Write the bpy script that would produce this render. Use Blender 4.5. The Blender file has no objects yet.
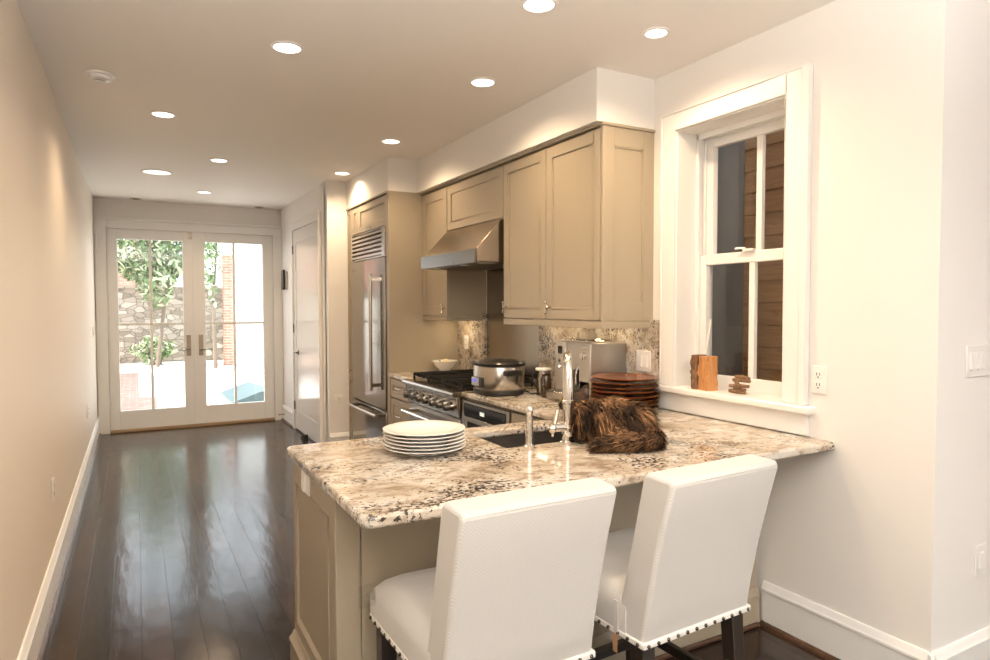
import bpy, bmesh, math, random
from mathutils import Vector, Matrix, Euler
random.seed(7)
scene = bpy.context.scene
COL = scene.collection
PI = math.pi

# ------------------------------------------------------------------ camera
cam_d = bpy.data.cameras.new('camera')
cam_d.sensor_width = 36.0
cam_d.lens = 654.72 / 990 * 36.0
cam = bpy.data.objects.new('camera', cam_d)
COL.objects.link(cam)
YAW, PITCH, ROLL = 0.5028, 0.0366, -0.0017
fw = Vector((math.sin(YAW) * math.cos(PITCH), math.cos(YAW) * math.cos(PITCH), -math.sin(PITCH)))
rt = Vector((math.cos(YAW), -math.sin(YAW), 0))
up = rt.cross(fw)
r2 = rt * math.cos(ROLL) + up * math.sin(ROLL)
u2 = up * math.cos(ROLL) - rt * math.sin(ROLL)
mw = Matrix(((r2.x, u2.x, -fw.x, 0), (r2.y, u2.y, -fw.y, 0), (r2.z, u2.z, -fw.z, 1.4776), (0, 0, 0, 1)))
cam.matrix_world = mw
scene.camera = cam

# ------------------------------------------------------------------ view, sky, sun, added fill light
scene.view_settings.view_transform = 'Standard'
scene.view_settings.look = 'None'
scene.view_settings.gamma = 1.0
scene.view_settings.exposure = -0.58
world = bpy.data.worlds.new('sky')
scene.world = world
world.use_nodes = True
bg = world.node_tree.nodes['Background']
bg.inputs['Color'].default_value = (0.86, 0.93, 1.0, 1)
bg.inputs['Strength'].default_value = 6.0

sun_d = bpy.data.lights.new('sun', 'SUN')
sun_d.energy = 26.0
sun_d.color = (1.0, 0.95, 0.86)
sun_d.angle = 0.009
sun = bpy.data.objects.new('sun', sun_d)
COL.objects.link(sun)
sun.rotation_euler = Vector((0.60, -0.02, -0.85)).to_track_quat('-Z', 'Y').to_euler()

WARM = (1.0, 0.73, 0.46)
FRONT_WARM = (1.0, 0.94, 0.86)
CAN_W = 7.0          # kitchen ceiling cans
FRONT_W = 5.5        # added ceiling cans behind the camera, unseen, for fill
CAN_EMIT = 9.0
UPLIGHT_W = 98.0       # added uplighter, out of view, brightens the ceiling
WINDOW_FILL_W = 50.0       # added fill lamp at an invented side window
win_d = bpy.data.lights.new('added_window_fill', 'AREA')
win_d.shape = 'RECTANGLE'; win_d.size = 1.7; win_d.size_y = 1.5
win_d.energy = WINDOW_FILL_W
win_d.color = (0.95, 0.97, 1.0)
win_l = bpy.data.objects.new('added_window_fill', win_d)
COL.objects.link(win_l)
win_l.location = (5.07, -3.2, 1.65)
win_l.rotation_euler = Vector((-1, 0, 0)).to_track_quat('-Z', 'Z').to_euler()

# ------------------------------------------------------------------ materials
def mat(name, color, rough=0.5, metal=0.0, **kw):
    m = bpy.data.materials.new(name)
    m.use_nodes = True
    b = m.node_tree.nodes['Principled BSDF']
    b.inputs['Base Color'].default_value = (*color, 1)
    b.inputs['Roughness'].default_value = rough
    b.inputs['Metallic'].default_value = metal
    for k, v in kw.items():
        b.inputs[k].default_value = v
    return m

def N(m, typ, **inp):
    n = m.node_tree.nodes.new(typ)
    for k, v in inp.items():
        k = k.replace('_', ' ')
        if k in n.inputs:
            n.inputs[k].default_value = v
    return n

def L(m, a, b):
    m.node_tree.links.new(a, b)

def B(m):
    return m.node_tree.nodes['Principled BSDF']

def coords(m, scale=(1, 1, 1), rot=(0, 0, 0), kind='Object'):
    tc = N(m, 'ShaderNodeTexCoord')
    mp = N(m, 'ShaderNodeMapping')
    mp.inputs['Scale'].default_value = scale
    mp.inputs['Rotation'].default_value = rot
    L(m, tc.outputs[kind], mp.inputs['Vector'])
    return mp.outputs['Vector']

def ramp(m, fac, stops, interp='LINEAR'):
    r = N(m, 'ShaderNodeValToRGB')
    e = r.color_ramp.elements
    while len(e) < len(stops):
        e.new(0.5)
    for el, (p, c) in zip(e, stops):
        el.position = p
        el.color = (*c, 1) if len(c) == 3 else c
    r.color_ramp.interpolation = interp
    L(m, fac, r.inputs['Fac'])
    return r.outputs['Color']

def noise(m, vec, scale, detail=4, rough=0.5, dist=0.0):
    n = N(m, 'ShaderNodeTexNoise')
    n.inputs['Scale'].default_value = scale
    n.inputs['Detail'].default_value = detail
    n.inputs['Roughness'].default_value = rough
    n.inputs['Distortion'].default_value = dist
    L(m, vec, n.inputs['Vector'])
    return n.outputs['Fac']

def mix(m, fac, a, b, blend='MIX'):
    n = m.node_tree.nodes.new('ShaderNodeMix')
    n.data_type = 'RGBA'
    n.blend_type = blend
    for sock, v in ((n.inputs[0], fac), (n.inputs[6], a), (n.inputs[7], b)):
        if hasattr(v, 'is_linked'):
            L(m, v, sock)
        else:
            sock.default_value = v if not isinstance(v, tuple) else (*v, 1)
    return n.outputs[2]

def bump(m, height, strength=0.2, dist=0.01):
    n = N(m, 'ShaderNodeBump')
    n.inputs['Strength'].default_value = strength
    n.inputs['Distance'].default_value = dist
    L(m, height, n.inputs['Height'])
    L(m, n.outputs['Normal'], B(m).inputs['Normal'])

def math_n(m, op, a, b=0.0):
    n = m.node_tree.nodes.new('ShaderNodeMath')
    n.operation = op
    for s, v in ((n.inputs[0], a), (n.inputs[1], b)):
        if hasattr(v, 'is_linked'):
            L(m, v, s)
        else:
            s.default_value = v
    return n.outputs[0]

def painted(name, color, rough):
    m = mat(name, color, rough)
    v = coords(m)
    bump(m, noise(m, v, 260, 3), 0.035, 0.004)
    return m

M = {}
M['wall'] = painted('wall_paint', (0.83, 0.805, 0.775), 0.55)
M['wall_cream'] = painted('warm_cream_wall', (0.85, 0.765, 0.665), 0.55)  # left wall only, a warmer tone than the other walls
M['ceiling'] = painted('ceiling_paint', (0.90, 0.865, 0.825), 0.7)
M['trim'] = mat('white_trim_paint', (0.86, 0.85, 0.83), 0.28)
M['gloss_white'] = mat('gloss_white_paint', (0.80, 0.79, 0.78), 0.12)
M['plastic_white'] = mat('white_plastic', (0.85, 0.83, 0.80), 0.3)
M['slot'] = mat('dark_slot', (0.05, 0.045, 0.04), 0.6)
m = mat('greige_cabinet_paint', (0.36, 0.306, 0.228), 0.38)
bump(m, noise(m, coords(m, (8, 8, 60)), 14, 3), 0.03, 0.002)
M['cab'] = m
M['cab_dark'] = mat('dark_toe_kick', (0.16, 0.13, 0.10), 0.6)  # darker cabinet tone for the refrigerator toe kick
M['steel'] = mat('brushed_stainless', (0.50, 0.47, 0.43), 0.24, 1.0)
_v = coords(M['steel'], (2, 2, 220))
bump(M['steel'], noise(M['steel'], _v, 5, 2), 0.03, 0.001)
M['fridge_steel'] = mat('polished_refrigerator_steel', (0.30, 0.275, 0.245), 0.10, 1.0)
M['splash_steel'] = mat('splash_sheet_steel', (0.36, 0.31, 0.25), 0.20, 1.0)
M['hood_steel'] = mat('warm_hood_steel', (0.40, 0.34, 0.27), 0.22, 1.0)
M['steel_side'] = mat('satin_steel_side', (0.50, 0.49, 0.475), 0.33, 1.0)
M['steel_dark'] = mat('dark_stainless', (0.24, 0.225, 0.205), 0.3, 1.0)
M['silver_plastic'] = mat('silver_plastic', (0.52, 0.49, 0.45), 0.35, 0.55)
M['chrome'] = mat('chrome', (0.80, 0.77, 0.72), 0.06, 1.0)
M['nickel'] = mat('satin_nickel', (0.52, 0.47, 0.40), 0.24, 1.0)
M['old_nickel'] = mat('aged_nickel_plate', (0.46, 0.40, 0.32), 0.48, 1.0)
M['iron'] = mat('black_cast_iron', (0.010, 0.009, 0.008), 0.6, 0, **{'Specular IOR Level': 0.2})
M['black'] = mat('black_plastic', (0.018, 0.016, 0.015), 0.28)
M['black_glass'] = mat('black_glass', (0.010, 0.010, 0.011), 0.06)
M['sink'] = mat('dark_composite_sink', (0.055, 0.047, 0.040), 0.4)
M['ceramic'] = mat('glazed_white_ceramic', (0.83, 0.815, 0.78), 0.10)
M['ceramic_rim'] = mat('pale_blue_grey_glaze', (0.64, 0.68, 0.69), 0.15)
M['lens'] = bpy.data.materials.new('lamp_lens')
M['lens'].use_nodes = True
_b = B(M['lens'])
_b.inputs['Emission Color'].default_value = (1.0, 0.93, 0.80, 1)
_b.inputs['Emission Strength'].default_value = CAN_EMIT
M['lens_dim'] = mat('frosted_speaker_light_lens', (0.9, 0.88, 0.84), 0.4, 0, **{'Emission Color': (1.0, 0.93, 0.82, 1), 'Emission Strength': 1.6})
M['led_blue'] = mat('blue_lcd', (0.10, 0.12, 0.55), 0.2, 0, **{'Emission Color': (0.22, 0.26, 1.0, 1), 'Emission Strength': 0.9})
M['led_white'] = mat('white_lcd', (0.7, 0.8, 0.75), 0.2, 0, **{'Emission Color': (0.8, 0.95, 0.85, 1), 'Emission Strength': 0.9})
M['strip'] = mat('cabinet_light_lens', (1, 0.9, 0.7), 0.4, 0, **{'Emission Color': (1.0, 0.83, 0.55, 1), 'Emission Strength': 4.0})
M['leg_wood'] = mat('espresso_stained_wood', (0.022, 0.016, 0.012), 0.32)
M['nail'] = mat('dark_bronze_nail', (0.10, 0.085, 0.07), 0.25, 1.0)
M['tape'] = mat('white_tape_trim', (0.78, 0.76, 0.72), 0.7)
M['kraft'] = mat('brown_kraft_tag', (0.30, 0.165, 0.085), 0.6)
M['siding_end'] = mat('grey_blue_painted_board', (0.15, 0.147, 0.145), 0.6)
M['teal'] = mat('teal_painted_cover', (0.055, 0.090, 0.100), 0.5)
M['black_rubber'] = mat('black_rubber', (0.015, 0.013, 0.012), 0.6)

# white upholstery with a small herringbone weave
def fabric():
    m = mat('white_herringbone_fabric', (0.56, 0.54, 0.515), 0.85, 0, **{'Sheen Weight': 0.15})
    tc = N(m, 'ShaderNodeTexCoord')
    sp = N(m, 'ShaderNodeSeparateXYZ')
    L(m, tc.outputs['Object'], sp.inputs[0])
    pp = math_n(m, 'PINGPONG', math_n(m, 'ADD', sp.outputs['X'], sp.outputs['Y']), 0.011)
    h = math_n(m, 'SINE', math_n(m, 'MULTIPLY', math_n(m, 'ADD', sp.outputs['Z'], pp), 2 * PI / 0.0075))
    h2 = math_n(m, 'ADD', math_n(m, 'MULTIPLY', h, 0.5), noise(m, tc.outputs['Object'], 420, 2))
    bump(m, h2, 0.22, 0.0012)
    c = math_n(m, 'MULTIPLY_ADD', h, 0.02)
    col = ramp(m, math_n(m, 'MULTIPLY', math_n(m, 'ADD', h, 1.0), 0.5), [(0, (0.515, 0.497, 0.47)), (1, (0.59, 0.57, 0.542))])
    L(m, col, B(m).inputs['Base Color'])
    return m
M['fabric'] = fabric()

def granite(name, scale=1.0):
    m = mat(name, (0.7, 0.6, 0.5), 0.07)
    v = coords(m, (scale * 1.0, scale * 1.4, scale * 1.4), (0, 0, 0.30))
    cloud = noise(m, v, 4.2, 5, 0.62, 0.6)
    base = ramp(m, cloud, [(0.30, (0.26, 0.21, 0.165)), (0.42, (0.47, 0.395, 0.31)), (0.53, (0.58, 0.52, 0.44)), (0.68, (0.66, 0.635, 0.60))])
    mid = noise(m, v, 14, 5, 0.62, 0.35)
    tan = ramp(m, mid, [(0.50, (0, 0, 0)), (0.62, (1, 1, 1))])
    c1 = mix(m, math_n(m, 'MULTIPLY', tan, 0.75), base, (0.24, 0.17, 0.115))
    big = noise(m, v, 3.3, 3, 0.5, 0.3)
    spk = noise(m, v, 54, 4, 0.62, 0.0)
    dens = math_n(m, 'MULTIPLY', math_n(m, 'SUBTRACT', big, 0.5), 0.55)
    dk = ramp(m, math_n(m, 'ADD', spk, dens), [(0.575, (0, 0, 0)), (0.63, (1, 1, 1))])
    c2 = mix(m, dk, c1, (0.040, 0.030, 0.026))
    gl = ramp(m, noise(m, v, 60, 3, 0.5), [(0.60, (0, 0, 0)), (0.70, (1, 1, 1))])
    c3 = mix(m, math_n(m, 'MULTIPLY', gl, 0.55), c2, (0.30, 0.27, 0.245))
    L(m, c3, B(m).inputs['Base Color'])
    return m
M['granite'] = granite('cream_granite')
M['granite_wall'] = granite('cream_granite_splash', 1.15)

def floor_mat():
    m = mat('dark_oak_boards', (0.04, 0.025, 0.018), 0.25, 0, **{'Specular IOR Level': 0.36})
    tc = N(m, 'ShaderNodeTexCoord')
    mp = N(m, 'ShaderNodeMapping')
    mp.inputs['Rotation'].default_value = (0, 0, PI / 2)
    L(m, tc.outputs['Object'], mp.inputs['Vector'])
    b = N(m, 'ShaderNodeTexBrick')
    b.offset = 0.37; b.offset_frequency = 2
    b.inputs['Scale'].default_value = 1.0
    b.inputs['Brick Width'].default_value = 0.85
    b.inputs['Row Height'].default_value = 0.122
    b.inputs['Mortar Size'].default_value = 0.0030
    b.inputs['Mortar Smooth'].default_value = 0.3
    b.inputs['Bias'].default_value = 0.0
    b.inputs['Color1'].default_value = (0.011, 0.0065, 0.0047, 1)
    b.inputs['Color2'].default_value = (0.040, 0.023, 0.015, 1)
    b.inputs['Mortar'].default_value = (0.002, 0.0015, 0.0012, 1)
    L(m, mp.outputs['Vector'], b.inputs['Vector'])
    g = noise(m, coords(m, (26, 1.6, 1)), 3.0, 6, 0.65, 0.8)
    grain = ramp(m, g, [(0.3, (0.55, 0.52, 0.50)), (0.7, (1.35, 1.3, 1.25))])
    L(m, mix(m, 0.8, b.outputs['Color'], grain, 'MULTIPLY'), B(m).inputs['Base Color'])
    rn = noise(m, coords(m, (5, 1.5, 1)), 2.5, 4, 0.6)
    rr = math_n(m, 'ADD', math_n(m, 'MULTIPLY', rn, 0.16), 0.09)
    L(m, rr, B(m).inputs['Roughness'])
    wob = noise(m, coords(m, (7, 2.2, 1)), 1.6, 2, 0.5)
    h = math_n(m, 'ADD', math_n(m, 'MULTIPLY', b.outputs['Fac'], -0.7), math_n(m, 'ADD', math_n(m, 'MULTIPLY', g, 0.12), math_n(m, 'MULTIPLY', wob, 0.9)))
    bump(m, h, 0.42, 0.005)
    return m
M['floor'] = floor_mat()

def wood(name, c0, c1, scale=(1, 1, 8), rough=0.35, s=6):
    m = mat(name, c0, rough)
    n = noise(m, coords(m, scale), s, 5, 0.6, 1.2)
    L(m, ramp(m, n, [(0.3, c0), (0.7, c1)]), B(m).inputs['Base Color'])
    bump(m, n, 0.1, 0.002)
    return m
M['plate_wood'] = wood('red_brown_turned_wood', (0.105, 0.030, 0.010), (0.25, 0.085, 0.026), (3, 14, 3), 0.22, 3)
M['shoe_wood'] = wood('brown_stained_shoe_moulding', (0.045, 0.022, 0.012), (0.11, 0.055, 0.030), (4, 4, 4), 0.3)
M['log'] = wood('orange_split_wood', (0.36, 0.145, 0.045), (0.60, 0.30, 0.115), (30, 30, 3), 0.5, 3)
M['bark'] = wood('dark_rough_bark', (0.05, 0.028, 0.016), (0.30, 0.15, 0.07), (26, 26, 9), 0.8, 2)
M['stick'] = wood('brown_driftwood', (0.085, 0.038, 0.018), (0.33, 0.19, 0.095), (8, 30, 30), 0.6, 3)

def siding():
    m = mat('stained_wood_siding', (0.12, 0.07, 0.04), 0.55)
    n = noise(m, coords(m, (3, 1.2, 22)), 3, 5, 0.6, 1.0)
    kn = noise(m, coords(m, (1, 3, 6)), 2.6, 2)
    c = ramp(m, n, [(0.3, (0.40, 0.20, 0.085)), (0.7, (0.60, 0.34, 0.16))])
    k = ramp(m, kn, [(0.66, (0, 0, 0)), (0.74, (1, 1, 1))])
    L(m, mix(m, math_n(m, 'MULTIPLY', k, 0.6), c, (0.20, 0.10, 0.045)), B(m).inputs['Base Color'])
    return m
M['siding'] = siding()

def brick(name, c1, c2, mort, w=0.21, h=0.07, ms=0.008, rot=(0, 0, 0)):
    m = mat(name, c1, 0.85)
    v = coords(m, (1, 1, 1), rot)
    b = N(m, 'ShaderNodeTexBrick')
    b.inputs['Scale'].default_value = 1.0
    b.inputs['Brick Width'].default_value = w
    b.inputs['Row Height'].default_value = h
    b.inputs['Mortar Size'].default_value = ms
    b.inputs['Color1'].default_value = (*c1, 1)
    b.inputs['Color2'].default_value = (*c2, 1)
    b.inputs['Mortar'].default_value = (*mort, 1)
    L(m, v, b.inputs['Vector'])
    n = noise(m, coords(m), 7, 4)
    L(m, mix(m, 0.5, b.outputs['Color'], ramp(m, n, [(0.3, (0.6, 0.6, 0.6)), (0.7, (1.3, 1.3, 1.3))]), 'MULTIPLY'), B(m).inputs['Base Color'])
    return m
M['brick_pave'] = brick('brick_paving', (0.36, 0.20, 0.155), (0.46, 0.29, 0.23), (0.40, 0.36, 0.32))
M['brick_wall'] = brick('red_brick', (0.40, 0.17, 0.11), (0.52, 0.26, 0.17), (0.50, 0.45, 0.40), rot=(PI / 2, 0, 0))
def rubble():
    m = mat('rough_garden_stone', (0.3, 0.26, 0.2), 0.9)
    v = coords(m, (1.0, 1.0, 1.9))
    vo = N(m, 'ShaderNodeTexVoronoi'); vo.inputs['Scale'].default_value = 4.2; vo.inputs['Randomness'].default_value = 0.9
    L(m, v, vo.inputs['Vector'])
    ve = N(m, 'ShaderNodeTexVoronoi'); ve.feature = 'DISTANCE_TO_EDGE'; ve.inputs['Scale'].default_value = 4.2; ve.inputs['Randomness'].default_value = 0.9
    L(m, v, ve.inputs['Vector'])
    c = ramp(m, vo.outputs['Color'], [(0.1, (0.24, 0.20, 0.155)), (0.5, (0.36, 0.31, 0.255)), (0.9, (0.52, 0.48, 0.42))])
    e = ramp(m, ve.outputs['Distance'], [(0.02, (1, 1, 1)), (0.07, (0, 0, 0))])
    L(m, mix(m, e, c, (0.17, 0.145, 0.115)), B(m).inputs['Base Color'])
    return m
M['stone'] = rubble()
M['concrete'] = painted('pale_concrete', (0.66, 0.64, 0.60), 0.85)
M['fence'] = wood('whitewashed_fence_wood', (0.66, 0.62, 0.56), (0.76, 0.73, 0.68), (8, 8, 1.5), 0.7)
M['leaf_a'] = mat('leaf_green', (0.13, 0.20, 0.075), 0.35)
M['leaf_b'] = mat('leaf_pale_green', (0.46, 0.52, 0.34), 0.3)
M['trunk'] = mat('grey_trunk', (0.16, 0.12, 0.09), 0.8)

def glass(name, tint=(1, 1, 1), ior=1.45):
    m = bpy.data.materials.new(name)
    m.use_nodes = True
    nt = m.node_tree
    nt.nodes.remove(nt.nodes['Principled BSDF'])
    t = nt.nodes.new('ShaderNodeBsdfTransparent'); t.inputs['Color'].default_value = (*tint, 1)
    g = nt.nodes.new('ShaderNodeBsdfGlossy'); g.inputs['Roughness'].default_value = 0.0
    ge = nt.nodes.new('ShaderNodeNewGeometry')
    dt = nt.nodes.new('ShaderNodeVectorMath'); dt.operation = 'DOT_PRODUCT'
    nt.links.new(ge.outputs['Normal'], dt.inputs[0]); nt.links.new(ge.outputs['Incoming'], dt.inputs[1])
    ab = math_n(m, 'ABSOLUTE', dt.outputs['Value'])
    f0 = ((ior - 1) / (ior + 1)) ** 2
    fr_ = math_n(m, 'ADD', math_n(m, 'MULTIPLY', math_n(m, 'POWER', math_n(m, 'SUBTRACT', 1.0, ab), 5.0), 1 - f0), f0)
    x = nt.nodes.new('ShaderNodeMixShader')
    nt.links.new(fr_, x.inputs[0]); nt.links.new(t.outputs[0], x.inputs[1]); nt.links.new(g.outputs[0], x.inputs[2])
    nt.links.new(x.outputs[0], nt.nodes['Material Output'].inputs['Surface'])
    return m
M['pane'] = glass('window_glass', (0.97, 0.98, 0.98), 1.5)
M['film'] = glass('clear_plastic_film', (0.95, 0.95, 0.95), 1.4)
M['carafe'] = mat('smoked_glass', (0.05, 0.03, 0.015), 0.05)

def fur(name, c0, c1):
    m = mat(name, c0, 0.6, 0, **{'Specular IOR Level': 0.15})
    n = noise(m, coords(m), 16, 3)
    L(m, ramp(m, n, [(0.38, c0), (0.62, c1)]), B(m).inputs['Base Color'])
    return m
M['fur_dark'] = fur('dark_brown_fur', (0.012, 0.008, 0.006), (0.045, 0.024, 0.013))
M['fur_mid'] = fur('brown_fur', (0.06, 0.030, 0.014), (0.19, 0.095, 0.042))
M['fur_tan'] = fur('tan_fur', (0.16, 0.080, 0.035), (0.42, 0.235, 0.115))
M['eye'] = mat('amber_cat_eye', (0.35, 0.25, 0.04), 0.1)
M['nose'] = mat('dark_cat_nose', (0.05, 0.025, 0.02), 0.4)
M['ear_in'] = mat('pinkish_inner_ear', (0.075, 0.05, 0.04), 0.8)

# ------------------------------------------------------------------ mesh helpers
ORG = {}

def org_of(o):
    while o is not None:
        if o.name in ORG:
            return ORG[o.name]
        o = o.parent
    return Vector((0, 0, 0))

class MB:
    def __init__(s):
        s.v = []; s.f = []; s.mi = []
    def add(s, vs, fs, mi=0):
        n = len(s.v)
        s.v += [tuple(p) for p in vs]
        s.f += [tuple(i + n for i in f) for f in fs]
        s.mi += [mi] * len(fs)
        return s
    def box(s, x0, x1, y0, y1, z0, z1, mi=0):
        x0, x1 = sorted((x0, x1)); y0, y1 = sorted((y0, y1)); z0, z1 = sorted((z0, z1))
        vs = [(x0, y0, z0), (x1, y0, z0), (x1, y1, z0), (x0, y1, z0), (x0, y0, z1), (x1, y0, z1), (x1, y1, z1), (x0, y1, z1)]
        return s.add(vs, [(3, 2, 1, 0), (4, 5, 6, 7), (0, 1, 5, 4), (1, 2, 6, 5), (2, 3, 7, 6), (3, 0, 4, 7)], mi)
    def prism(s, poly, axis, a0, a1, mi=0):
        """poly: list of 2-D points; axis 'x' -> (y,z), 'y' -> (x,z), 'z' -> (x,y)"""
        ar = sum(poly[i][0] * poly[(i + 1) % len(poly)][1] - poly[(i + 1) % len(poly)][0] * poly[i][1] for i in range(len(poly)))
        if (ar < 0) != (axis == 'y'):
            poly = poly[::-1]
        def P(p, a):
            return (a, p[0], p[1]) if axis == 'x' else ((p[0], a, p[1]) if axis == 'y' else (p[0], p[1], a))
        n = len(poly)
        a0, a1 = min(a0, a1), max(a0, a1)
        vs = [P(p, a0) for p in poly] + [P(p, a1) for p in poly]
        fs = [tuple(range(n - 1, -1, -1)), tuple(range(n, 2 * n))]
        fs += [(i, (i + 1) % n, n + (i + 1) % n, n + i) for i in range(n)]
        return s.add(vs, fs, mi)
    def cyl(s, p0, p1, r0, r1=None, seg=20, mi=0, caps=True):
        r1 = r0 if r1 is None else r1
        p0, p1 = Vector(p0), Vector(p1)
        d = (p1 - p0).normalized()
        a = Vector((0, 0, 1)) if abs(d.z) < 0.9 else Vector((1, 0, 0))
        u = d.cross(a).normalized(); w = d.cross(u)
        vs = []
        for p, r in ((p0, r0), (p1, r1)):
            for i in range(seg):
                t = 2 * PI * i / seg
                vs.append(p + (u * math.cos(t) + w * math.sin(t)) * r)
        fs = [(i, (i + 1) % seg, seg + (i + 1) % seg, seg + i) for i in range(seg)]
        if caps:
            fs += [tuple(range(seg - 1, -1, -1)), tuple(range(seg, 2 * seg))]
        return s.add(vs, fs, mi)
    def lathe(s, prof, c=(0, 0, 0), seg=40, mi=0, sx=1.0, sy=1.0, pw=1.0):
        """profile of (radius, z) turned about the vertical axis; sx, sy stretch; pw<1 squares the oval"""
        n = len(prof); vs = []
        for i in range(seg):
            t = 2 * PI * i / seg
            ct, st = math.cos(t), math.sin(t)
            ct = math.copysign(abs(ct) ** pw, ct); st = math.copysign(abs(st) ** pw, st)
            for r, z in prof:
                vs.append((c[0] + r * ct * sx, c[1] + r * st * sy, c[2] + z))
        fs = []
        for i in range(seg):
            j = (i + 1) % seg
            for k in range(n - 1):
                fs.append((i * n + k, j * n + k, j * n + k + 1, i * n + k + 1))
        for k, rev in ((0, True), (n - 1, False)):
            if prof[k][0] > 1e-6:
                ring = [i * n + k for i in range(seg)]
                fs.append(tuple(ring[::-1] if rev else ring))
        return s.add(vs, fs, mi)
    def tube(s, pts, r, seg=12, mi=0):
        pts = [Vector(p) for p in pts]
        rs = r if isinstance(r, (list, tuple)) else [r] * len(pts)
        n = len(pts); vs = []
        prev = None
        for i, p in enumerate(pts):
            d = (pts[min(i + 1, n - 1)] - pts[max(i - 1, 0)]).normalized()
            if prev is None:
                a = Vector((0, 0, 1)) if abs(d.z) < 0.9 else Vector((1, 0, 0))
                u = d.cross(a).normalized()
            else:
                u = (prev - d * prev.dot(d)).normalized()
            prev = u
            w = d.cross(u)
            for k in range(seg):
                t = 2 * PI * k / seg
                vs.append(p + (u * math.cos(t) + w * math.sin(t)) * rs[i])
        fs = []
        for i in range(n - 1):
            for k in range(seg):
                k2 = (k + 1) % seg
                fs.append((i * seg + k, i * seg + k2, (i + 1) * seg + k2, (i + 1) * seg + k))
        fs += [tuple(range(seg - 1, -1, -1)), tuple((n - 1) * seg + k for k in range(seg))]
        return s.add(vs, fs, mi)
    def ball(s, c, r, seg=16, rings=10, mi=0, rot=None):
        rx, ry, rz = r if isinstance(r, (tuple, list)) else (r, r, r)
        vs = []
        for i in range(rings + 1):
            ph = PI * i / rings
            for k in range(seg):
                t = 2 * PI * k / seg
                p = Vector((rx * math.sin(ph) * math.cos(t), ry * math.sin(ph) * math.sin(t), -rz * math.cos(ph)))
                if rot is not None:
                    p = rot @ p
                vs.append(p + Vector(c))
        fs = []
        for i in range(rings):
            for k in range(seg):
                k2 = (k + 1) % seg
                fs.append((i * seg + k, i * seg + k2, (i + 1) * seg + k2, (i + 1) * seg + k))
        return s.add(vs, fs, mi)
    def build(s, name, material, parent=None, bevel=0.0, smooth=True, seg=2, angle=35, clean=True):
        me = bpy.data.meshes.new(name)
        o_ = org_of(parent) if parent is not None else Vector((0, 0, 0))
        me.from_pydata([(x - o_[0], y - o_[1], z - o_[2]) for x, y, z in s.v], [], s.f)
        mats = material if isinstance(material, (list, tuple)) else [material]
        for mm in mats:
            me.materials.append(mm)
        if len(mats) > 1:
            me.polygons.foreach_set('material_index', s.mi)
        if clean:
            bm = bmesh.new(); bm.from_mesh(me)
            bmesh.ops.remove_doubles(bm, verts=bm.verts, dist=1e-6)
            bmesh.ops.recalc_face_normals(bm, faces=bm.faces)
            bm.to_mesh(me); bm.free()
        if smooth:
            me.polygons.foreach_set('use_smooth', [True] * len(me.polygons))
            me.set_sharp_from_angle(angle=math.radians(angle))
        me.update()
        o = bpy.data.objects.new(name, me)
        COL.objects.link(o)
        if parent is not None:
            o.parent = parent
        if bevel > 0:
            b = o.modifiers.new('bevel', 'BEVEL')
            b.width = bevel; b.segments = seg; b.limit_method = 'ANGLE'; b.angle_limit = math.radians(40)
            b.harden_normals = False
        return o

def tag(o, label, cat, group=None):
    o['label'] = label; o['category'] = cat
    if group:
        o['group'] = group
    return o

def thing(name, label, cat, loc=(0, 0, 0), group=None):
    o = bpy.data.objects.new(name, None)
    o.empty_display_size = 0.05
    COL.objects.link(o)
    o.location = loc
    ORG[o.name] = Vector(loc)
    return tag(o, label, cat, group)

def struct(o, label, cat):
    o['kind'] = 'structure'
    return tag(o, label, cat)

def dup(root, loc=None, label=None):
    def cp(o, parent):
        c = o.copy(); COL.objects.link(c)
        if parent is not None:
            c.parent = parent
        for ch in list(o.children):
            cp(ch, c)
        return c
    c = cp(root, None)
    if loc is not None:
        c.location = loc
    if label:
        c['label'] = label
    return c

# ================================================================== SETTING
XL, YB, XR, H, XP = -0.397, 8.80, 2.533, 2.722, 1.68
YC = 1.295                      # front corner of the kitchen's right wall
struct(MB().box(-0.6, 5.3, -4.7, 8.9, -0.06, 0.0).build('floor', M['floor'], smooth=False), 'dark stained wood board floor running down the hall', 'floor')
struct(MB().box(-0.6, 2.80, -4.7, 9.05, H, H + 0.1).box(2.80, 5.3, -4.7, YC + 0.16, H, H + 0.1).build('ceiling', M['ceiling'], smooth=False), 'plain painted ceiling with recessed lights', 'ceiling')
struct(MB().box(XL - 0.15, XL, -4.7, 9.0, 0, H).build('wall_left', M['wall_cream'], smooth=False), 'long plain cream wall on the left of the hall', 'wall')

# back wall with the french door opening
DX0, DX1, DZ1 = -0.275, 1.572, 2.385
w = MB()
w.box(XL, DX0, YB, YB + 0.16, 0, H).box(DX1, 3.0, YB, YB + 0.16, 0, H).box(DX0, DX1, YB, YB + 0.16, DZ1, H)
struct(w.build('wall_back', M['wall'], smooth=False), 'cream end wall around the glazed double doors', 'wall')

# right wall with the window opening
WY0, WY1, WZ0, WZ1 = 1.926, 2.600, 1.048, 2.40
w = MB()
w.box(XR, 2.80, YC, WY0, 0, H).box(XR, 2.80, WY1, 6.484, 0, H).box(XR, 2.80, WY0, WY1, 0, WZ0 - 0.03).box(XR, 2.80, WY0, WY1, WZ1, H)
struct(w.build('wall_right', M['wall'], smooth=False), 'white wall with the sash window beside the counter', 'wall')
struct(MB().box(2.80, 5.3, YC, YC + 0.16, 0, H).build('wall_return', M['wall'], smooth=False), 'white wall turning the corner at the right edge', 'wall')

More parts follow.
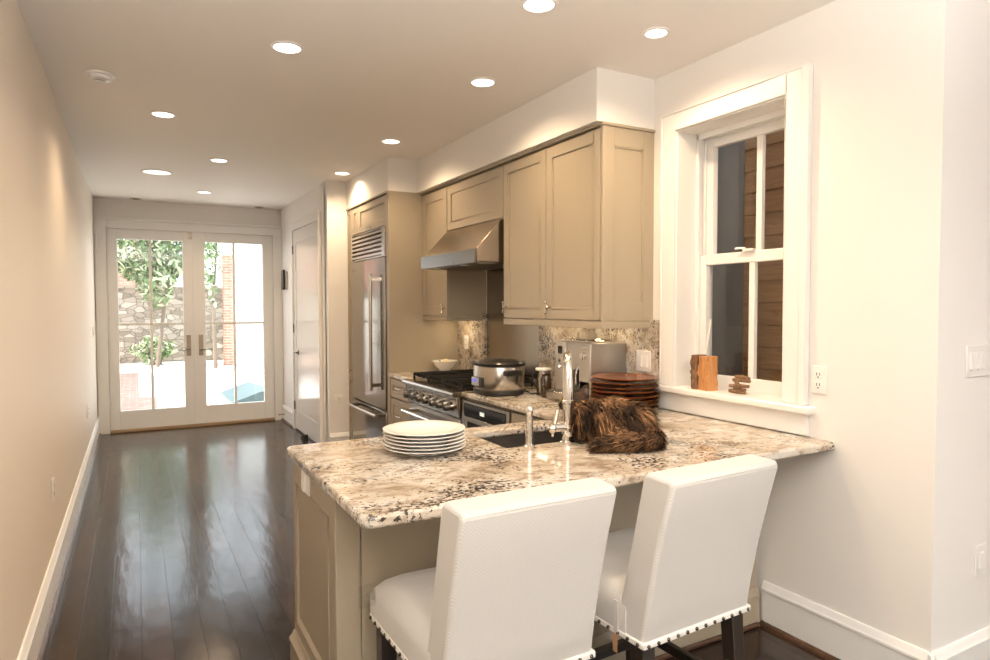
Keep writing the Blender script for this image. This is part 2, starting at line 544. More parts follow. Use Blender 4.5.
# pantry wall with the door opening
PY0, PY1, PZ1 = 6.80, 8.06, 2.375
w = MB()
w.box(XP, XP + 0.14, 6.56, PY0, 0, H).box(XP, XP + 0.14, PY1, YB, 0, H).box(XP, XP + 0.14, PY0, PY1, PZ1, H)
w.box(XP, 2.6, 6.487, 6.60, 0, H)
struct(w.build('wall_pantry', M['wall'], smooth=False), 'cream wall holding the glossy pantry door', 'wall')

# front room behind the camera
w = MB()
w.box(-0.6, 5.3, -4.7, -4.5, 0, H)
struct(w.build('wall_front', M['wall'], smooth=False), 'plain front room wall behind the camera', 'wall')
struct(MB().box(5.15, 5.3, -4.5, -4.15, 0, H).box(5.15, 5.3, -2.25, YC, 0, H).box(5.15, 5.3, -4.15, -2.25, 0, 0.8).box(5.15, 5.3, -4.15, -2.25, 2.5, H).build('wall_side', M['wall'], smooth=False), 'far side wall of the front room with an opening for the added window', 'wall')

# soffits
SO = MB().box(2.135, XR, 2.775, 5.265, 2.446, H)
struct(SO.build('trim_1', M['wall'], smooth=False), 'white soffit above the upper cabinets', 'soffit')
struct(MB().box(1.876, XR, 5.265, 6.487, 2.446, H).build('trim_2', M['wall'], smooth=False), 'white soffit above the refrigerator cabinet', 'soffit')

# baseboards
def baseboard(name, p0, p1, nrm, label, h=0.205):
    """profile swept in a straight line; nrm points into the room"""
    p0 = Vector((*p0, 0)); p1 = Vector((*p1, 0)); n = Vector((*nrm, 0))
    prof = [(0, 0), (0.016, 0), (0.016, h - 0.045), (0.022, h - 0.040), (0.022, h - 0.030), (0.014, h - 0.020), (0.011, h - 0.006), (0.006, h), (0, h)]
    vs = [p + n * a + Vector((0, 0, z)) for p in (p0, p1) for a, z in prof]
    k = len(prof)
    fs = [tuple(range(k)), tuple(range(2 * k - 1, k - 1, -1))] + [(i, (i + 1) % k, k + (i + 1) % k, k + i) for i in range(k)]
    o = struct(MB().add(vs, fs).build(name, M['trim']), label, 'baseboard')
    prof = [(0.016, 0), (0.034, 0), (0.032, 0.012), (0.024, 0.020), (0.016, 0.022)]
    k = len(prof)
    vs = [p + n * a + Vector((0, 0, z)) for p in (p0, p1) for a, z in prof]
    fs = [tuple(range(k)), tuple(range(2 * k - 1, k - 1, -1))] + [(i, (i + 1) % k, k + (i + 1) % k, k + i) for i in range(k)]
    MB().add(vs, fs).build('shoe_moulding', M['shoe_wood'], o)
    return o
baseboard('baseboard_left', (XL, -4.5), (XL, YB), (1, 0), 'white baseboard along the long left wall')
baseboard('baseboard_right', (XR, YC - 0.02), (XR, 2.02), (-1, 0), 'white baseboard below the counter end on the right')
baseboard('baseboard_return', (XR - 0.02, YC), (5.15, YC), (0, -1), 'white baseboard past the corner at the right edge')
baseboard('baseboard_pantry', (1.68, 6.487), (1.876, 6.487), (0, -1), 'cream baseboard of the short wall left of the refrigerator')
baseboard('baseboard_back', (XP, 8.14), (XP, 8.78), (-1, 0), 'white baseboard between the pantry door and the glazed doors')

# uplighter added behind the camera, unseen, to lift the ceiling brightness
u = thing('added_uplighter', 'tall white uplighter added behind the camera as unseen fill light', 'floor lamp', (0.0, -0.95, 0))
MB().lathe([(0, 0), (0.14, 0), (0.14, 0.015), (0.02, 0.03), (0, 0.03)], (0.0, -0.95, 0), 32).build('base', M['nickel'], u)
MB().cyl((0.0, -0.95, 0.02), (0.0, -0.95, 1.37), 0.012).build('pole', M['nickel'], u)
MB().lathe([(0.02, 0), (0.06, 0.01), (0.17, 0.11), (0.175, 0.12), (0.165, 0.12), (0.05, 0.02), (0.02, 0.015)], (0.0, -0.95, 1.35), 36).build('lamp_shade', M['plastic_white'], u)
ul = bpy.data.lights.new('uplighter_fill', 'SPOT'); ul.energy = UPLIGHT_W * 4 * PI; ul.color = (1.0, 0.965, 0.92); ul.spot_size = math.radians(165); ul.spot_blend = 0.5; ul.shadow_soft_size = 0.08
uo = bpy.data.objects.new('uplighter_fill', ul); COL.objects.link(uo); uo.parent = u; uo.location = (0, 0, 1.48); uo.rotation_euler = (PI, 0, 0)

# ------------------------------------------------------------------ french doors
c = MB()
def casing_back(x0, x1, z0, z1):
    c.box(x0, x1, YB - 0.022, YB, z0, z1)
c.box(DX0 - 0.105, DX0, YB - 0.022, YB, 0, DZ1 + 0.105)
c.box(DX1, DX1 + 0.105, YB - 0.022, YB, 0, DZ1 + 0.105)
c.box(DX0, DX1, YB - 0.022, YB, DZ1, DZ1 + 0.105)
c.box(DX0 - 0.105, DX1 + 0.105, YB - 0.055, YB, DZ1 + 0.095, DZ1 + 0.118)
c.box(DX0 - 0.115, DX0 - 0.09, YB - 0.032, YB, 0, DZ1 + 0.11)
c.box(DX1 + 0.09, DX1 + 0.108, YB - 0.032, YB, 0, DZ1 + 0.11)
struct(c.build('trim_3', M['trim'], bevel=0.004), 'white casing around the glazed double doors', 'door casing')
struct(MB().box(DX0, DX1, YB - 0.02, YB + 0.16, 0.0, 0.028).build('trim_4', wood('oak_threshold', (0.30, 0.19, 0.10), (0.42, 0.28, 0.16), (1, 8, 8), 0.4), bevel=0.006), 'wooden threshold under the glazed double doors', 'threshold')

def french_door(name, x0, x1, gx0, gx1, hx, side, label):
    d = bpy.data.objects.new(name, None); COL.objects.link(d)
    d.location = ((x0 + x1) / 2, YB + 0.05, 0.03); ORG[d.name] = d.location.copy()
    struct(d, label, 'door')
    y0, y1 = YB + 0.02, YB + 0.065
    GZ0, GZ1 = 0.25, 2.27
    f = MB()
    f.box(x0, gx0, y0, y1, 0.033, 2.3845).box(gx1, x1, y0, y1, 0.033, 2.3845)
    f.box(gx0, gx1, y0, y1, 0.033, GZ0).box(gx0, gx1, y0, y1, GZ1, 2.3845)
    f.build('door_frame', M['trim'], d, bevel=0.003)
    mu = MB()
    xm = (gx0 + gx1) / 2 - 0.005
    mu.box(xm - 0.014, xm + 0.014, y0 + 0.006, y1 - 0.006, GZ0, GZ1)
    mu.box(gx0, gx1, y0 + 0.007, y1 - 0.007, 1.268 - 0.013, 1.268 + 0.013)
    mu.build('muntin', M['trim'], d)
    MB().box(gx0 - 0.004, gx1 + 0.004, y0 + 0.020, y0 + 0.024, GZ0 - 0.004, GZ1 + 0.004).build('glass', M['pane'], d, smooth=False)
    h = MB().box(hx - 0.025, hx + 0.025, y0 - 0.008, y0, 0.875, 1.13).build('handle_plate', M['old_nickel'], d, bevel=0.003)
    lv = MB()
    lv.cyl((hx, y0 - 0.006, 0.955), (hx, y0 - 0.055, 0.955), 0.011)
    lv.tube([(hx - side * 0.01, y0 - 0.052, 0.955), (hx + side * 0.06, y0 - 0.054, 0.955), (hx + side * 0.125, y0 - 0.050, 0.952)], 0.0095)
    lv.build('lever', M['steel_dark'], h)
    return d
fd1 = french_door('door_1', -0.2745, 0.632, -0.168, 0.522, 0.572, -1, 'left leaf of the white glazed double doors')
french_door('door_2', 0.642, 1.5715, 0.765, 1.450, 0.708, 1, 'right leaf of the white glazed double doors')
MB().box(0.628, 0.648, YB + 0.004, YB + 0.018, 0.033, 2.375).build('astragal', M['trim'], fd1, bevel=0.002)
MB().box(0.585, 0.625, YB + 0.005, YB + 0.02, 2.30, 2.375).build('door_catch', M['nickel'], fd1, bevel=0.002)

# ------------------------------------------------------------------ pantry door
c = MB()
c.box(XP - 0.02, XP, PY0 - 0.07, PY0, 0, PZ1 + 0.07).box(XP - 0.02, XP, PY1, PY1 + 0.085, 0, PZ1 + 0.085)
c.box(XP - 0.02, XP, PY0, PY1, PZ1, PZ1 + 0.085)
c.box(XP - 0.034, XP, PY0 - 0.075, PY0 - 0.055, 0, PZ1 + 0.02)
struct(c.build('trim_5', M['trim'], bevel=0.004), 'white casing around the glossy pantry door', 'door casing')
d3 = bpy.data.objects.new('door_3', None); COL.objects.link(d3)
d3.location = (XP, 7.4, 0.02); ORG[d3.name] = d3.location.copy()
struct(d3, 'glossy white panelled pantry door in the hall wall', 'door')
px = XP - 0.004
f = MB()
f.box(px, px + 0.035, PY0 + 0.003, PY0 + 0.13, 0.02, PZ1 - 0.003).box(px, px + 0.035, PY1 - 0.12, PY1 - 0.003, 0.02, PZ1 - 0.003)
f.box(px, px + 0.035, PY0 + 0.13, PY1 - 0.12, 0.02, 0.24).box(px, px + 0.035, PY0 + 0.13, PY1 - 0.12, 2.22, PZ1 - 0.003)
f.build('door_frame', M['gloss_white'], d3, bevel=0.002)
pm = mat('gloss_white_beadboard', (0.80, 0.79, 0.78), 0.13)
wv = N(pm, 'ShaderNodeTexWave'); wv.bands_direction = 'Y'; wv.inputs['Scale'].default_value = 4.2
L(pm, coords(pm), wv.inputs['Vector']); bump(pm, wv.outputs['Fac'], 0.10, 0.004)
MB().box(px + 0.004, px + 0.03, PY0 + 0.13, PY1 - 0.12, 0.24, 2.22).build('panel', pm, d3)
for z in (0.29, 1.215, 2.15):
    MB().box(px - 0.006, px + 0.004, PY1 - 0.012, PY1 + 0.018, z - 0.05, z + 0.05).cyl((px - 0.008, PY1 + 0.001, z - 0.052), (px - 0.008, PY1 + 0.001, z + 0.052), 0.007).build('hinge', M['steel_dark'], d3)
hp = MB().cyl((px - 0.008, 7.84, 0.935), (px, 7.84, 0.935), 0.028).build('handle_rose', M['steel_dark'], d3)
MB().cyl((px - 0.05, 7.84, 0.935), (px - 0.004, 7.84, 0.935), 0.010).tube([(px - 0.047, 7.85, 0.935), (px - 0.05, 7.79, 0.935), (px - 0.047, 7.73, 0.937)], 0.009).build('lever', M['steel_dark'], hp)

# ------------------------------------------------------------------ sash window
win = bpy.data.objects.new('window_1', None); COL.objects.link(win)
win.location = (XR, 2.27, WZ0); ORG[win.name] = win.location.copy()
struct(win, 'white double hung sash window over the peninsula', 'window')
c = MB()
xo = XR - 0.022
c.box(xo, XR, WY0 - 0.085, WY0, WZ0, WZ1 + 0.09).box(xo, XR, WY1, WY1 + 0.093, WZ0, WZ1 + 0.09)
c.box(xo, XR, WY0, WY1, WZ1, WZ1 + 0.09)
c.box(xo - 0.008, XR, WY0 - 0.118, WY0 - 0.083, WZ0, WZ1 + 0.098)
c.box(xo - 0.004, XR, WY0 - 0.09, WY1 + 0.097, WZ1 + 0.088, WZ1 + 0.096)
c.box(xo - 0.004, XR, WY1 + 0.088, WY1 + 0.098, WZ0, WZ1 + 0.096)
c.build('casing', M['trim'], win, bevel=0.004)
j = MB()
j.box(XR - 0.004, 2.80, WY1 - 0.006, WY1 + 0.001, WZ0, WZ1).box(XR - 0.004, 2.80, WY0 - 0.001, WY0 + 0.006, WZ0, WZ1).box(XR - 0.004, 2.80, WY0, WY1, WZ1 - 0.006, WZ1 + 0.001)
# stops and frame the sashes slide in
for (x0, x1, t) in ((2.665, 2.685, 0.018), (2.722, 2.732, 0.014)):
    j.box(x0, x1, WY1 - 0.006 - t, WY1 - 0.006, WZ0, WZ1).box(x0, x1, WY0 + 0.006, WY0 + 0.006 + t, WZ0, WZ1).box(x0, x1, WY0, WY1, WZ1 - 0.006 - t * 1.6, WZ1 - 0.006)
j.build('jamb', M['trim'], win, bevel=0.002)
MB().box(XR - 0.055, 2.80, WY0 - 0.155, WY1 + 0.105, WZ0 - 0.034, WZ0).build('window_sill', M['trim'], win, bevel=0.008)
MB().box(XR - 0.022, XR, WY0 - 0.125, WY1 + 0.095, 0.918, WZ0 - 0.034).build('apron', M['trim'], win, bevel=0.003)
def sash(name, x0, x1, z0, z1, sw, rb, rt_, ym):
    a0, a1 = WY0 + 0.008, WY1 - 0.008
    f = MB()
    f.box(x0, x1, a0, a0 + sw, z0, z1).box(x0, x1, a1 - sw, a1, z0, z1)
    f.box(x0, x1, a0 + sw, a1 - sw, z0, z0 + rb).box(x0, x1, a0 + sw, a1 - sw, z1 - rt_, z1)
    f.box(x0 + 0.005, x1 - 0.005, ym - 0.017, ym + 0.017, z0 + rb, z1 - rt_)
    o = f.build(name, M['trim'], win, bevel=0.003)
    MB().box((x0 + x1) / 2 + 0.004, (x0 + x1) / 2 + 0.008, a0 + sw - 0.003, a1 - sw + 0.003, z0 + rb - 0.003, z1 - rt_ + 0.003).build('glass', M['pane'], o, smooth=False)
    return o
sash('upper_sash', 2.734, 2.770, 1.70, 2.375, 0.055, 0.055, 0.05, 2.246)
ls = sash('lower_sash', 2.688, 2.724, WZ0 + 0.001, 1.748, 0.055, 0.062, 0.054, 2.245)
MB().box(2.668, 2.70, 2.225, 2.285, 1.748, 1.760).tube([(2.675, 2.27, 1.762), (2.668, 2.30, 1.766), (2.664, 2.325, 1.764)], 0.006).build('sash_lock', M['plastic_white'], win, bevel=0.002)

# invented window frame behind the camera, added to go with the fill lamp
win2 = bpy.data.objects.new('added_window', None); COL.objects.link(win2)
win2.location = (5.2, -3.2, 0.8); ORG[win2.name] = win2.location.copy()
struct(win2, 'added front room window for fill light, unseen behind the camera', 'window')
f = MB()
f.box(5.13, 5.26, -4.15, -4.08, 0.8, 2.5).box(5.13, 5.26, -2.32, -2.25, 0.8, 2.5).box(5.13, 5.26, -4.08, -2.32, 0.8, 0.86).box(5.13, 5.26, -4.08, -2.32, 2.44, 2.5).box(5.15, 5.24, -3.22, -3.18, 0.86, 2.44)
f.build('window_frame', M['trim'], win2, bevel=0.003)
MB().box(5.20, 5.204, -4.08, -2.32, 0.86, 2.44).build('glass', M['pane'], win2, smooth=False)

struct(MB().box(2.55, 2.80, YC, 9.0, H + 0.1, 7.5).build('wall_sun_block', M['concrete'], smooth=False), 'added unseen wall above the ceiling, blocking sun from the light well', 'wall')  # added out of view to keep the sun off the timber cladding
# timber clad light well outside the sash window
sd = MB()
z = -0.1
while z < 5.0:
    sd.prism([(3.62, z), (3.62, z + 0.142), (3.604, z + 0.142), (3.596, z + 0.006), (3.606, z)], 'y', 1.0, 7.6)
    z += 0.145
sd.box(3.612, 3.66, 1.0, 7.6, -0.1, 5.0)
struct(sd.build('wall_siding', M['siding'], smooth=False), 'brown timber cladding seen through the sash window', 'cladding')
gp = MB().box(2.82, 3.59, 3.06, 3.12, -0.1, 5.0)
struct(gp.build('wall_well', M['siding_end'], smooth=False), 'grey end wall of the light well outside the sash window', 'wall')

# ================================================================== CABINETS
def shaker_x(parent, name, x, y0, y1, z0, z1, fr=0.058, t=0.02, rec=0.008, label=None):
    """door or drawer front in a plane facing -x"""
    f = MB()
    f.box(x, x + t, y0, y0 + fr, z0, z1).box(x, x + t, y1 - fr, y1, z0, z1)
    f.box(x, x + t, y0 + fr, y1 - fr, z0, z0 + fr).box(x, x + t, y0 + fr, y1 - fr, z1 - fr, z1)
    o = f.build(name, M['cab'], parent, bevel=0.0015)
    p = MB().box(x + rec, x + t - 0.002, y0 + fr, y1 - fr, z0 + fr, z1 - fr)
    b = 0.009
    p.box(x + rec - 0.0085, x + rec, y0 + fr, y0 + fr + b, z0 + fr, z1 - fr).box(x + rec - 0.0085, x + rec, y1 - fr - b, y1 - fr, z0 + fr, z1 - fr)
    p.box(x + rec - 0.0085, x + rec, y0 + fr, y1 - fr, z0 + fr, z0 + fr + b).box(x + rec - 0.0085, x + rec, y0 + fr, y1 - fr, z1 - fr - b, z1 - fr)
    p.build('panel', M['cab'], o, bevel=0.003)
    return o

def knob_x(parent, x, y, z, latch=False):
    k = MB()
    k.cyl((x, y, z), (x - 0.018, y, z), 0.005, seg=10)
    k.ball((x - 0.024, y, z), (0.010, 0.012, 0.012), 12, 8)
    o = k.build('knob', M['nickel'], parent)
    if latch:
        l = MB()
        yy = y + 0.043
        l.box(x - 0.006, x, yy - 0.010, yy + 0.008, z - 0.016, z + 0.014)
        l.ball((x - 0.007, yy, z + 0.030), (0.008, 0.008, 0.010), 10, 6).ball((x - 0.007, yy, z - 0.034), (0.008, 0.008, 0.010), 10, 6)
        l.cyl((x - 0.006, yy, z - 0.036), (x - 0.006, yy, z + 0.034), 0.005, seg=8)
        l.build('latch', M['nickel'], parent)
    return o

# --- upper double-door cabinet
u = thing('wall_cabinet', 'large greige double door upper cabinet beside the window', 'cabinet', (2.36, 3.33, 1.36))
MB().box(2.20, XR, 2.793, 3.842, 1.395, 2.43).build('body', M['cab'], u)
d = shaker_x(u, 'door', 2.178, 2.80, 3.320, 1.40, 2.418); knob_x(d, 2.178, 3.273, 1.47, True)
d = shaker_x(u, 'door', 2.178, 3.326, 3.838, 1.40, 2.418); knob_x(d, 2.178, 3.796, 1.47, True)
f = MB(); fr = 0.075; y = 2.775
f.box(2.178, 2.178 + fr, y, y + 0.018, 1.395, 2.43).box(XR - fr, XR, y, y + 0.018, 1.395, 2.43)
f.box(2.178 + fr, XR - fr, y, y + 0.018, 1.395, 1.395 + 0.10).box(2.178 + fr, XR - fr, y, y + 0.018, 2.43 - 0.10, 2.43)
ep = f.build('end_panel', M['cab'], u, bevel=0.0015)
p = MB().box(2.178 + fr, XR - fr, y + 0.008, y + 0.016, 1.495, 2.33)
a0, a1 = 2.178 + fr, XR - fr
p.box(a0, a0 + 0.007, y + 0.003, y + 0.008, 1.495, 2.33).box(a1 - 0.007, a1, y + 0.003, y + 0.008, 1.495, 2.33).box(a0, a1, y + 0.003, y + 0.008, 1.495, 1.502).box(a0, a1, y + 0.003, y + 0.008, 2.323, 2.33)
p.build('panel', M['cab'], ep)
MB().box(2.178, 2.20, 2.775, 3.842, 1.355, 1.393).box(2.2, XR, 2.775, 2.795, 1.355, 1.393).build('light_rail', M['cab'], u, bevel=0.002)
MB().box(2.165, 2.2, 2.765, 3.842, 2.43, 2.446).box(2.2, XR, 2.765, 2.80, 2.43, 2.446).build('crown', M['cab'], u, bevel=0.003)

# --- cabinet over the hood
u = thing('wall_cabinet', 'short greige upper cabinet directly above the range hood', 'cabinet', (2.36, 4.34, 2.07))
MB().box(2.20, XR, 3.846, 4.750, 2.07, 2.43).build('body', M['cab'], u)
shaker_x(u, 'door', 2.180, 3.852, 4.745, 2.075, 2.418)
MB().box(2.165, 2.2, 3.846, 4.750, 2.43, 2.446).build('crown', M['cab'], u, bevel=0.003)
# --- narrow cabinet left of the hood
u = thing('wall_cabinet', 'narrow greige upper cabinet between refrigerator panel and range hood', 'cabinet', (2.36, 5.03, 1.36))
MB().box(2.20, XR, 4.754, 5.262, 1.395, 2.43).build('body', M['cab'], u)
d = shaker_x(u, 'door', 2.180, 4.758, 5.258, 1.40, 2.418, 0.07); knob_x(d, 2.180, 4.800, 1.46, True)
MB().box(2.178, 2.20, 4.754, 5.262, 1.360, 1.393).box(2.2, XR, 4.754, 4.772, 1.360, 1.393).build('light_rail', M['cab'], u, bevel=0.002)
MB().box(2.165, 2.2, 4.754, 5.262, 2.43, 2.446).build('crown', M['cab'], u, bevel=0.003)

# --- refrigerator surround
u = thing('refrigerator_cabinet', 'tall greige cabinet surrounding the built in refrigerator', 'cabinet', (2.2, 5.87, 0))
MB().box(1.880, XR - 0.004, 5.265, 5.300, 0, 2.446).build('side_panel', M['cab'], u, bevel=0.002)
MB().box(1.90, XR - 0.004, 6.330, 6.480, 0, 2.43).box(1.90, XR - 0.004, 5.3, 6.33, 2.165, 2.43).box(1.878, 1.90, 5.268, 5.325, 0.10, 2.43).box(1.878, 1.90, 6.30, 6.335, 0.10, 2.43).box(2.42, XR - 0.004, 5.3, 6.33, 0, 2.165).build('body', M['cab'], u, bevel=0.001)
MB().box(1.866, 1.90, 5.262, 6.480, 2.43, 2.446).build('crown', M['cab'], u, bevel=0.003)
d = shaker_x(u, 'door', 1.878, 5.33, 6.10, 2.17, 2.42, 0.05)
MB().box(1.864, 1.878, 5.74, 5.78, 2.185, 2.195).box(1.856, 1.866, 5.70, 5.82, 2.183, 2.197).build('handle', M['nickel'], d, bevel=0.002)
shaker_x(u, 'door', 1.878, 6.105, 6.295, 2.17, 2.42, 0.04)
d = shaker_x(u, 'door', 1.878, 6.338, 6.476, 0.79, 2.42, 0.038); knob_x(d, 1.878, 6.36, 0.84)
d = shaker_x(u, 'door', 1.878, 6.338, 6.476, 0.12, 0.785, 0.038); knob_x(d, 1.878, 6.36, 0.74)
MB().box(1.93, 1.95, 5.3, 6.480, 0, 0.10).build('toe_kick', M['cab_dark'], u)

# --- refrigerator
u = thing('refrigerator', 'tall built in stainless steel refrigerator with louvred grille on top', 'refrigerator', (2.1, 5.81, 0.1))
FY0, FY1 = 5.330, 6.298
MB().box(1.905, 2.40, FY0, FY1, 0.10, 2.158).build('body', M['steel_dark'], u)
g = MB().box(1.875, 1.905, FY0, FY1, 1.905, 1.922).box(1.875, 1.905, FY0, FY1, 2.150, 2.158).box(1.862, 1.905, FY0, FY0 + 0.075, 1.915, 2.155).box(1.862, 1.905, FY1 - 0.03, FY1, 1.915, 2.155)
gr = g.build('grille', M['steel'], u, bevel=0.003)
for k in range(6):
    z = 1.925 + k * 0.038
    MB().prism([(1.862, z), (1.900, z + 0.022), (1.900, z + 0.030), (1.862, z + 0.020)], 'y', FY0 + 0.075, FY1 - 0.03).build('louvre', M['steel'], gr)
d = MB().box(1.866, 1.905, FY0, FY1, 0.585, 1.900).build('door', M['fridge_steel'], u, bevel=0.004)
h = MB().cyl((1.812, 5.565, 0.735), (1.812, 5.565, 1.76), 0.015, seg=14)
h.box(1.806, 1.866, 5.553, 5.577, 0.765, 0.795).box(1.806, 1.866, 5.553, 5.577, 1.70, 1.73)
h.build('handle', M['steel'], d)
MB().box(1.8645, 1.867, 6.215, 6.265, 1.815, 1.832).build('badge', M['steel_dark'], d)
dr = MB().box(1.866, 1.905, FY0, FY1, 0.115, 0.570).build('freezer_drawer', M['fridge_steel'], u, bevel=0.004)
h = MB().cyl((1.812, FY0 + 0.10, 0.525), (1.812, FY1 - 0.06, 0.525), 0.015, seg=14)
h.box(1.806, 1.866, FY0 + 0.12, FY0 + 0.15, 0.513, 0.537).box(1.806, 1.866, FY1 - 0.11, FY1 - 0.08, 0.513, 0.537)
h.build('handle', M['steel'], dr)

# --- drawer base left of the range
u = thing('base_cabinet', 'greige drawer base cabinet between refrigerator panel and range', 'cabinet', (2.2, 5.04, 0))
MB().box(1.905, XR - 0.02, 4.822, 5.262, 0.10, 0.878).box(1.96, 2.0, 4.822, 5.262, 0, 0.10).build('body', M['cab'], u)
for z0, z1 in ((0.715, 0.868), (0.42, 0.705), (0.115, 0.41)):
    d = shaker_x(u, 'drawer', 1.885, 4.828, 5.256, z0, z1, 0.042)
    MB().tube([(1.885, 5.095, (z0 + z1) / 2 + .01), (1.862, 5.09, (z0 + z1) / 2 + .012), (1.860, 5.04, (z0 + z1) / 2 + .012), (1.862, 4.99, (z0 + z1) / 2 + .012), (1.885, 4.985, (z0 + z1) / 2 + .01)], 0.006, 8).build('handle', M['nickel'], d)

# --- base run right of the range
u = thing('base_cabinet', 'greige base cabinet under the counter holding the microwave drawer', 'cabinet', (2.2, 3.3, 0))
MB().box(1.905, XR - 0.02, 3.245, 3.872, 0.10, 0.425).box(1.905, XR - 0.02, 2.70, 3.25, 0.10, 0.878).box(1.96, 2.0, 2.70, 3.872, 0, 0.10).box(1.905, 2.5, 3.245, 3.872, 0.866, 0.878).build('body', M['cab'], u)
shaker_x(u, 'drawer', 1.885, 3.250, 3.868, 0.115, 0.415, 0.05)
d = shaker_x(u, 'door', 1.885, 2.72, 3.235, 0.115, 0.70, 0.055)
d = shaker_x(u, 'drawer', 1.885, 2.72, 3.235, 0.71, 0.868, 0.042)
knob_x(d, 1.885, 2.98, 0.79)

u = thing('microwave_drawer', 'stainless steel built in microwave drawer below the granite counter', 'microwave', (2.1, 3.56, 0.43))
MB().box(1.90, 2.42, 3.256, 3.866, 0.432, 0.862).build('body', M['steel_dark'], u)
MB().box(1.878, 1.902, 3.252, 3.290, 0.430, 0.864).box(1.878, 1.902, 3.832, 3.870, 0.430, 0.864).box(1.878, 1.902, 3.29, 3.832, 0.846, 0.864).box(1.878, 1.902, 3.29, 3.832, 0.430, 0.447).build('frame', M['steel'], u, bevel=0.002)
cp = MB().box(1.872, 1.90, 3.292, 3.830, 0.768, 0.844).build('control_panel', M['black_glass'], u, bevel=0.002)
MB().box(1.8705, 1.873, 3.545, 3.60, 0.795, 0.818).build('display', M['led_white'], cp)
dd = MB().box(1.868, 1.90, 3.292, 3.830, 0.735, 0.764).box(1.868, 1.90, 3.292, 3.345, 0.45, 0.735).box(1.868, 1.90, 3.777, 3.830, 0.45, 0.735).box(1.868, 1.90, 3.345, 3.777, 0.45, 0.50).build('drawer_front', M['steel'], u, bevel=0.002)
MB().box(1.873, 1.90, 3.345, 3.777, 0.50, 0.735).build('window', M['black_glass'], dd)

# --- peninsula cabinet
u = thing('peninsula_cabinet', 'greige panelled base of the peninsula behind the white stools', 'cabinet', (1.5, 2.35, 0))
IX0, IY0, IY1 = 0.545, 2.045, 2.680
b_ = MB().box(IX0 + 0.012, 1.22, IY0 + 0.012, IY1, 0.0, 0.877)
b_.box(1.22, 1.90, IY0 + 0.012, 2.17, 0, 0.877).box(1.22, 1.90, 2.64, IY1, 0.1, 0.877).box(1.90, XR - 0.022, IY0 + 0.012, IY1, 0, 0.877).box(1.22, 1.9, 2.17, 2.64, 0, 0.5)
b_.build('body', M['cab'], u)
f = MB()
f.box(IX0, IX0 + 0.012, IY0 + 0.013, IY0 + 0.085, 0.0, 0.877).box(IX0, IX0 + 0.012, IY1 - 0.045, IY1, 0.0, 0.877)
f.box(IX0, IX0 + 0.012, IY0 + 0.085, IY1 - 0.045, 0.785, 0.877).box(IX0, IX0 + 0.012, IY0 + 0.085, IY1 - 0.045, 0, 0.225)
ep = f.build('end_panel', M['cab'], u, bevel=0.0015)
a0, a1, b0, b1 = IY0 + 0.085, IY1 - 0.045, 0.225, 0.785
p = MB().box(IX0 + 0.008, IX0 + 0.014, a0, a1, b0, b1)
bw = 0.014
p.prism([(IX0 - 0.004, b1), (IX0 + 0.008, b1), (IX0 + 0.008, b1 - bw), (IX0, b1 - 0.004)], 'y', a0, a1)
p.prism([(IX0 - 0.004, b0), (IX0 + 0.008, b0), (IX0 + 0.008, b0 + bw), (IX0, b0 + 0.004)], 'y', a0, a1)
p.box(IX0 - 0.003, IX0 + 0.008, a0, a0 + bw, b0, b1).box(IX0 - 0.003, IX0 + 0.008, a1 - bw, a1, b0, b1)
p.build('panel', M['cab'], ep)
# front: a stile at the corner, a groove, and a long flat panel
MB().box(IX0, IX0 + 0.080, IY0, IY0 + 0.012, 0, 0.877).build('corner_stile', M['cab'], u, bevel=0.002)
MB().box(IX0 + 0.084, XR - 0.022, IY0 + 0.001, IY0 + 0.012, 0, 0.877).build('front_panel', M['cab'], u, bevel=0.002)
pl = MB()
pr = [(0, 0), (0.020, 0), (0.020, 0.125), (0.024, 0.130), (0.024, 0.142), (0.010, 0.158), (0.006, 0.170), (0, 0.170)]
pl.prism([(IX0 - a, z) for a, z in pr], 'y', IY0 - 0.018, IY1)
pl.prism([(IY0 - a, z) for a, z in pr], 'x', IX0 - 0.018, XR - 0.024)
pl.build('plinth', M['cab'], u)
MB().box(IX0 - 0.018, XR - 0.04, IY0 - 0.038, IY0 - 0.020, 0, 0.02).build('shoe_moulding', M['shoe_wood'], u, bevel=0.006)

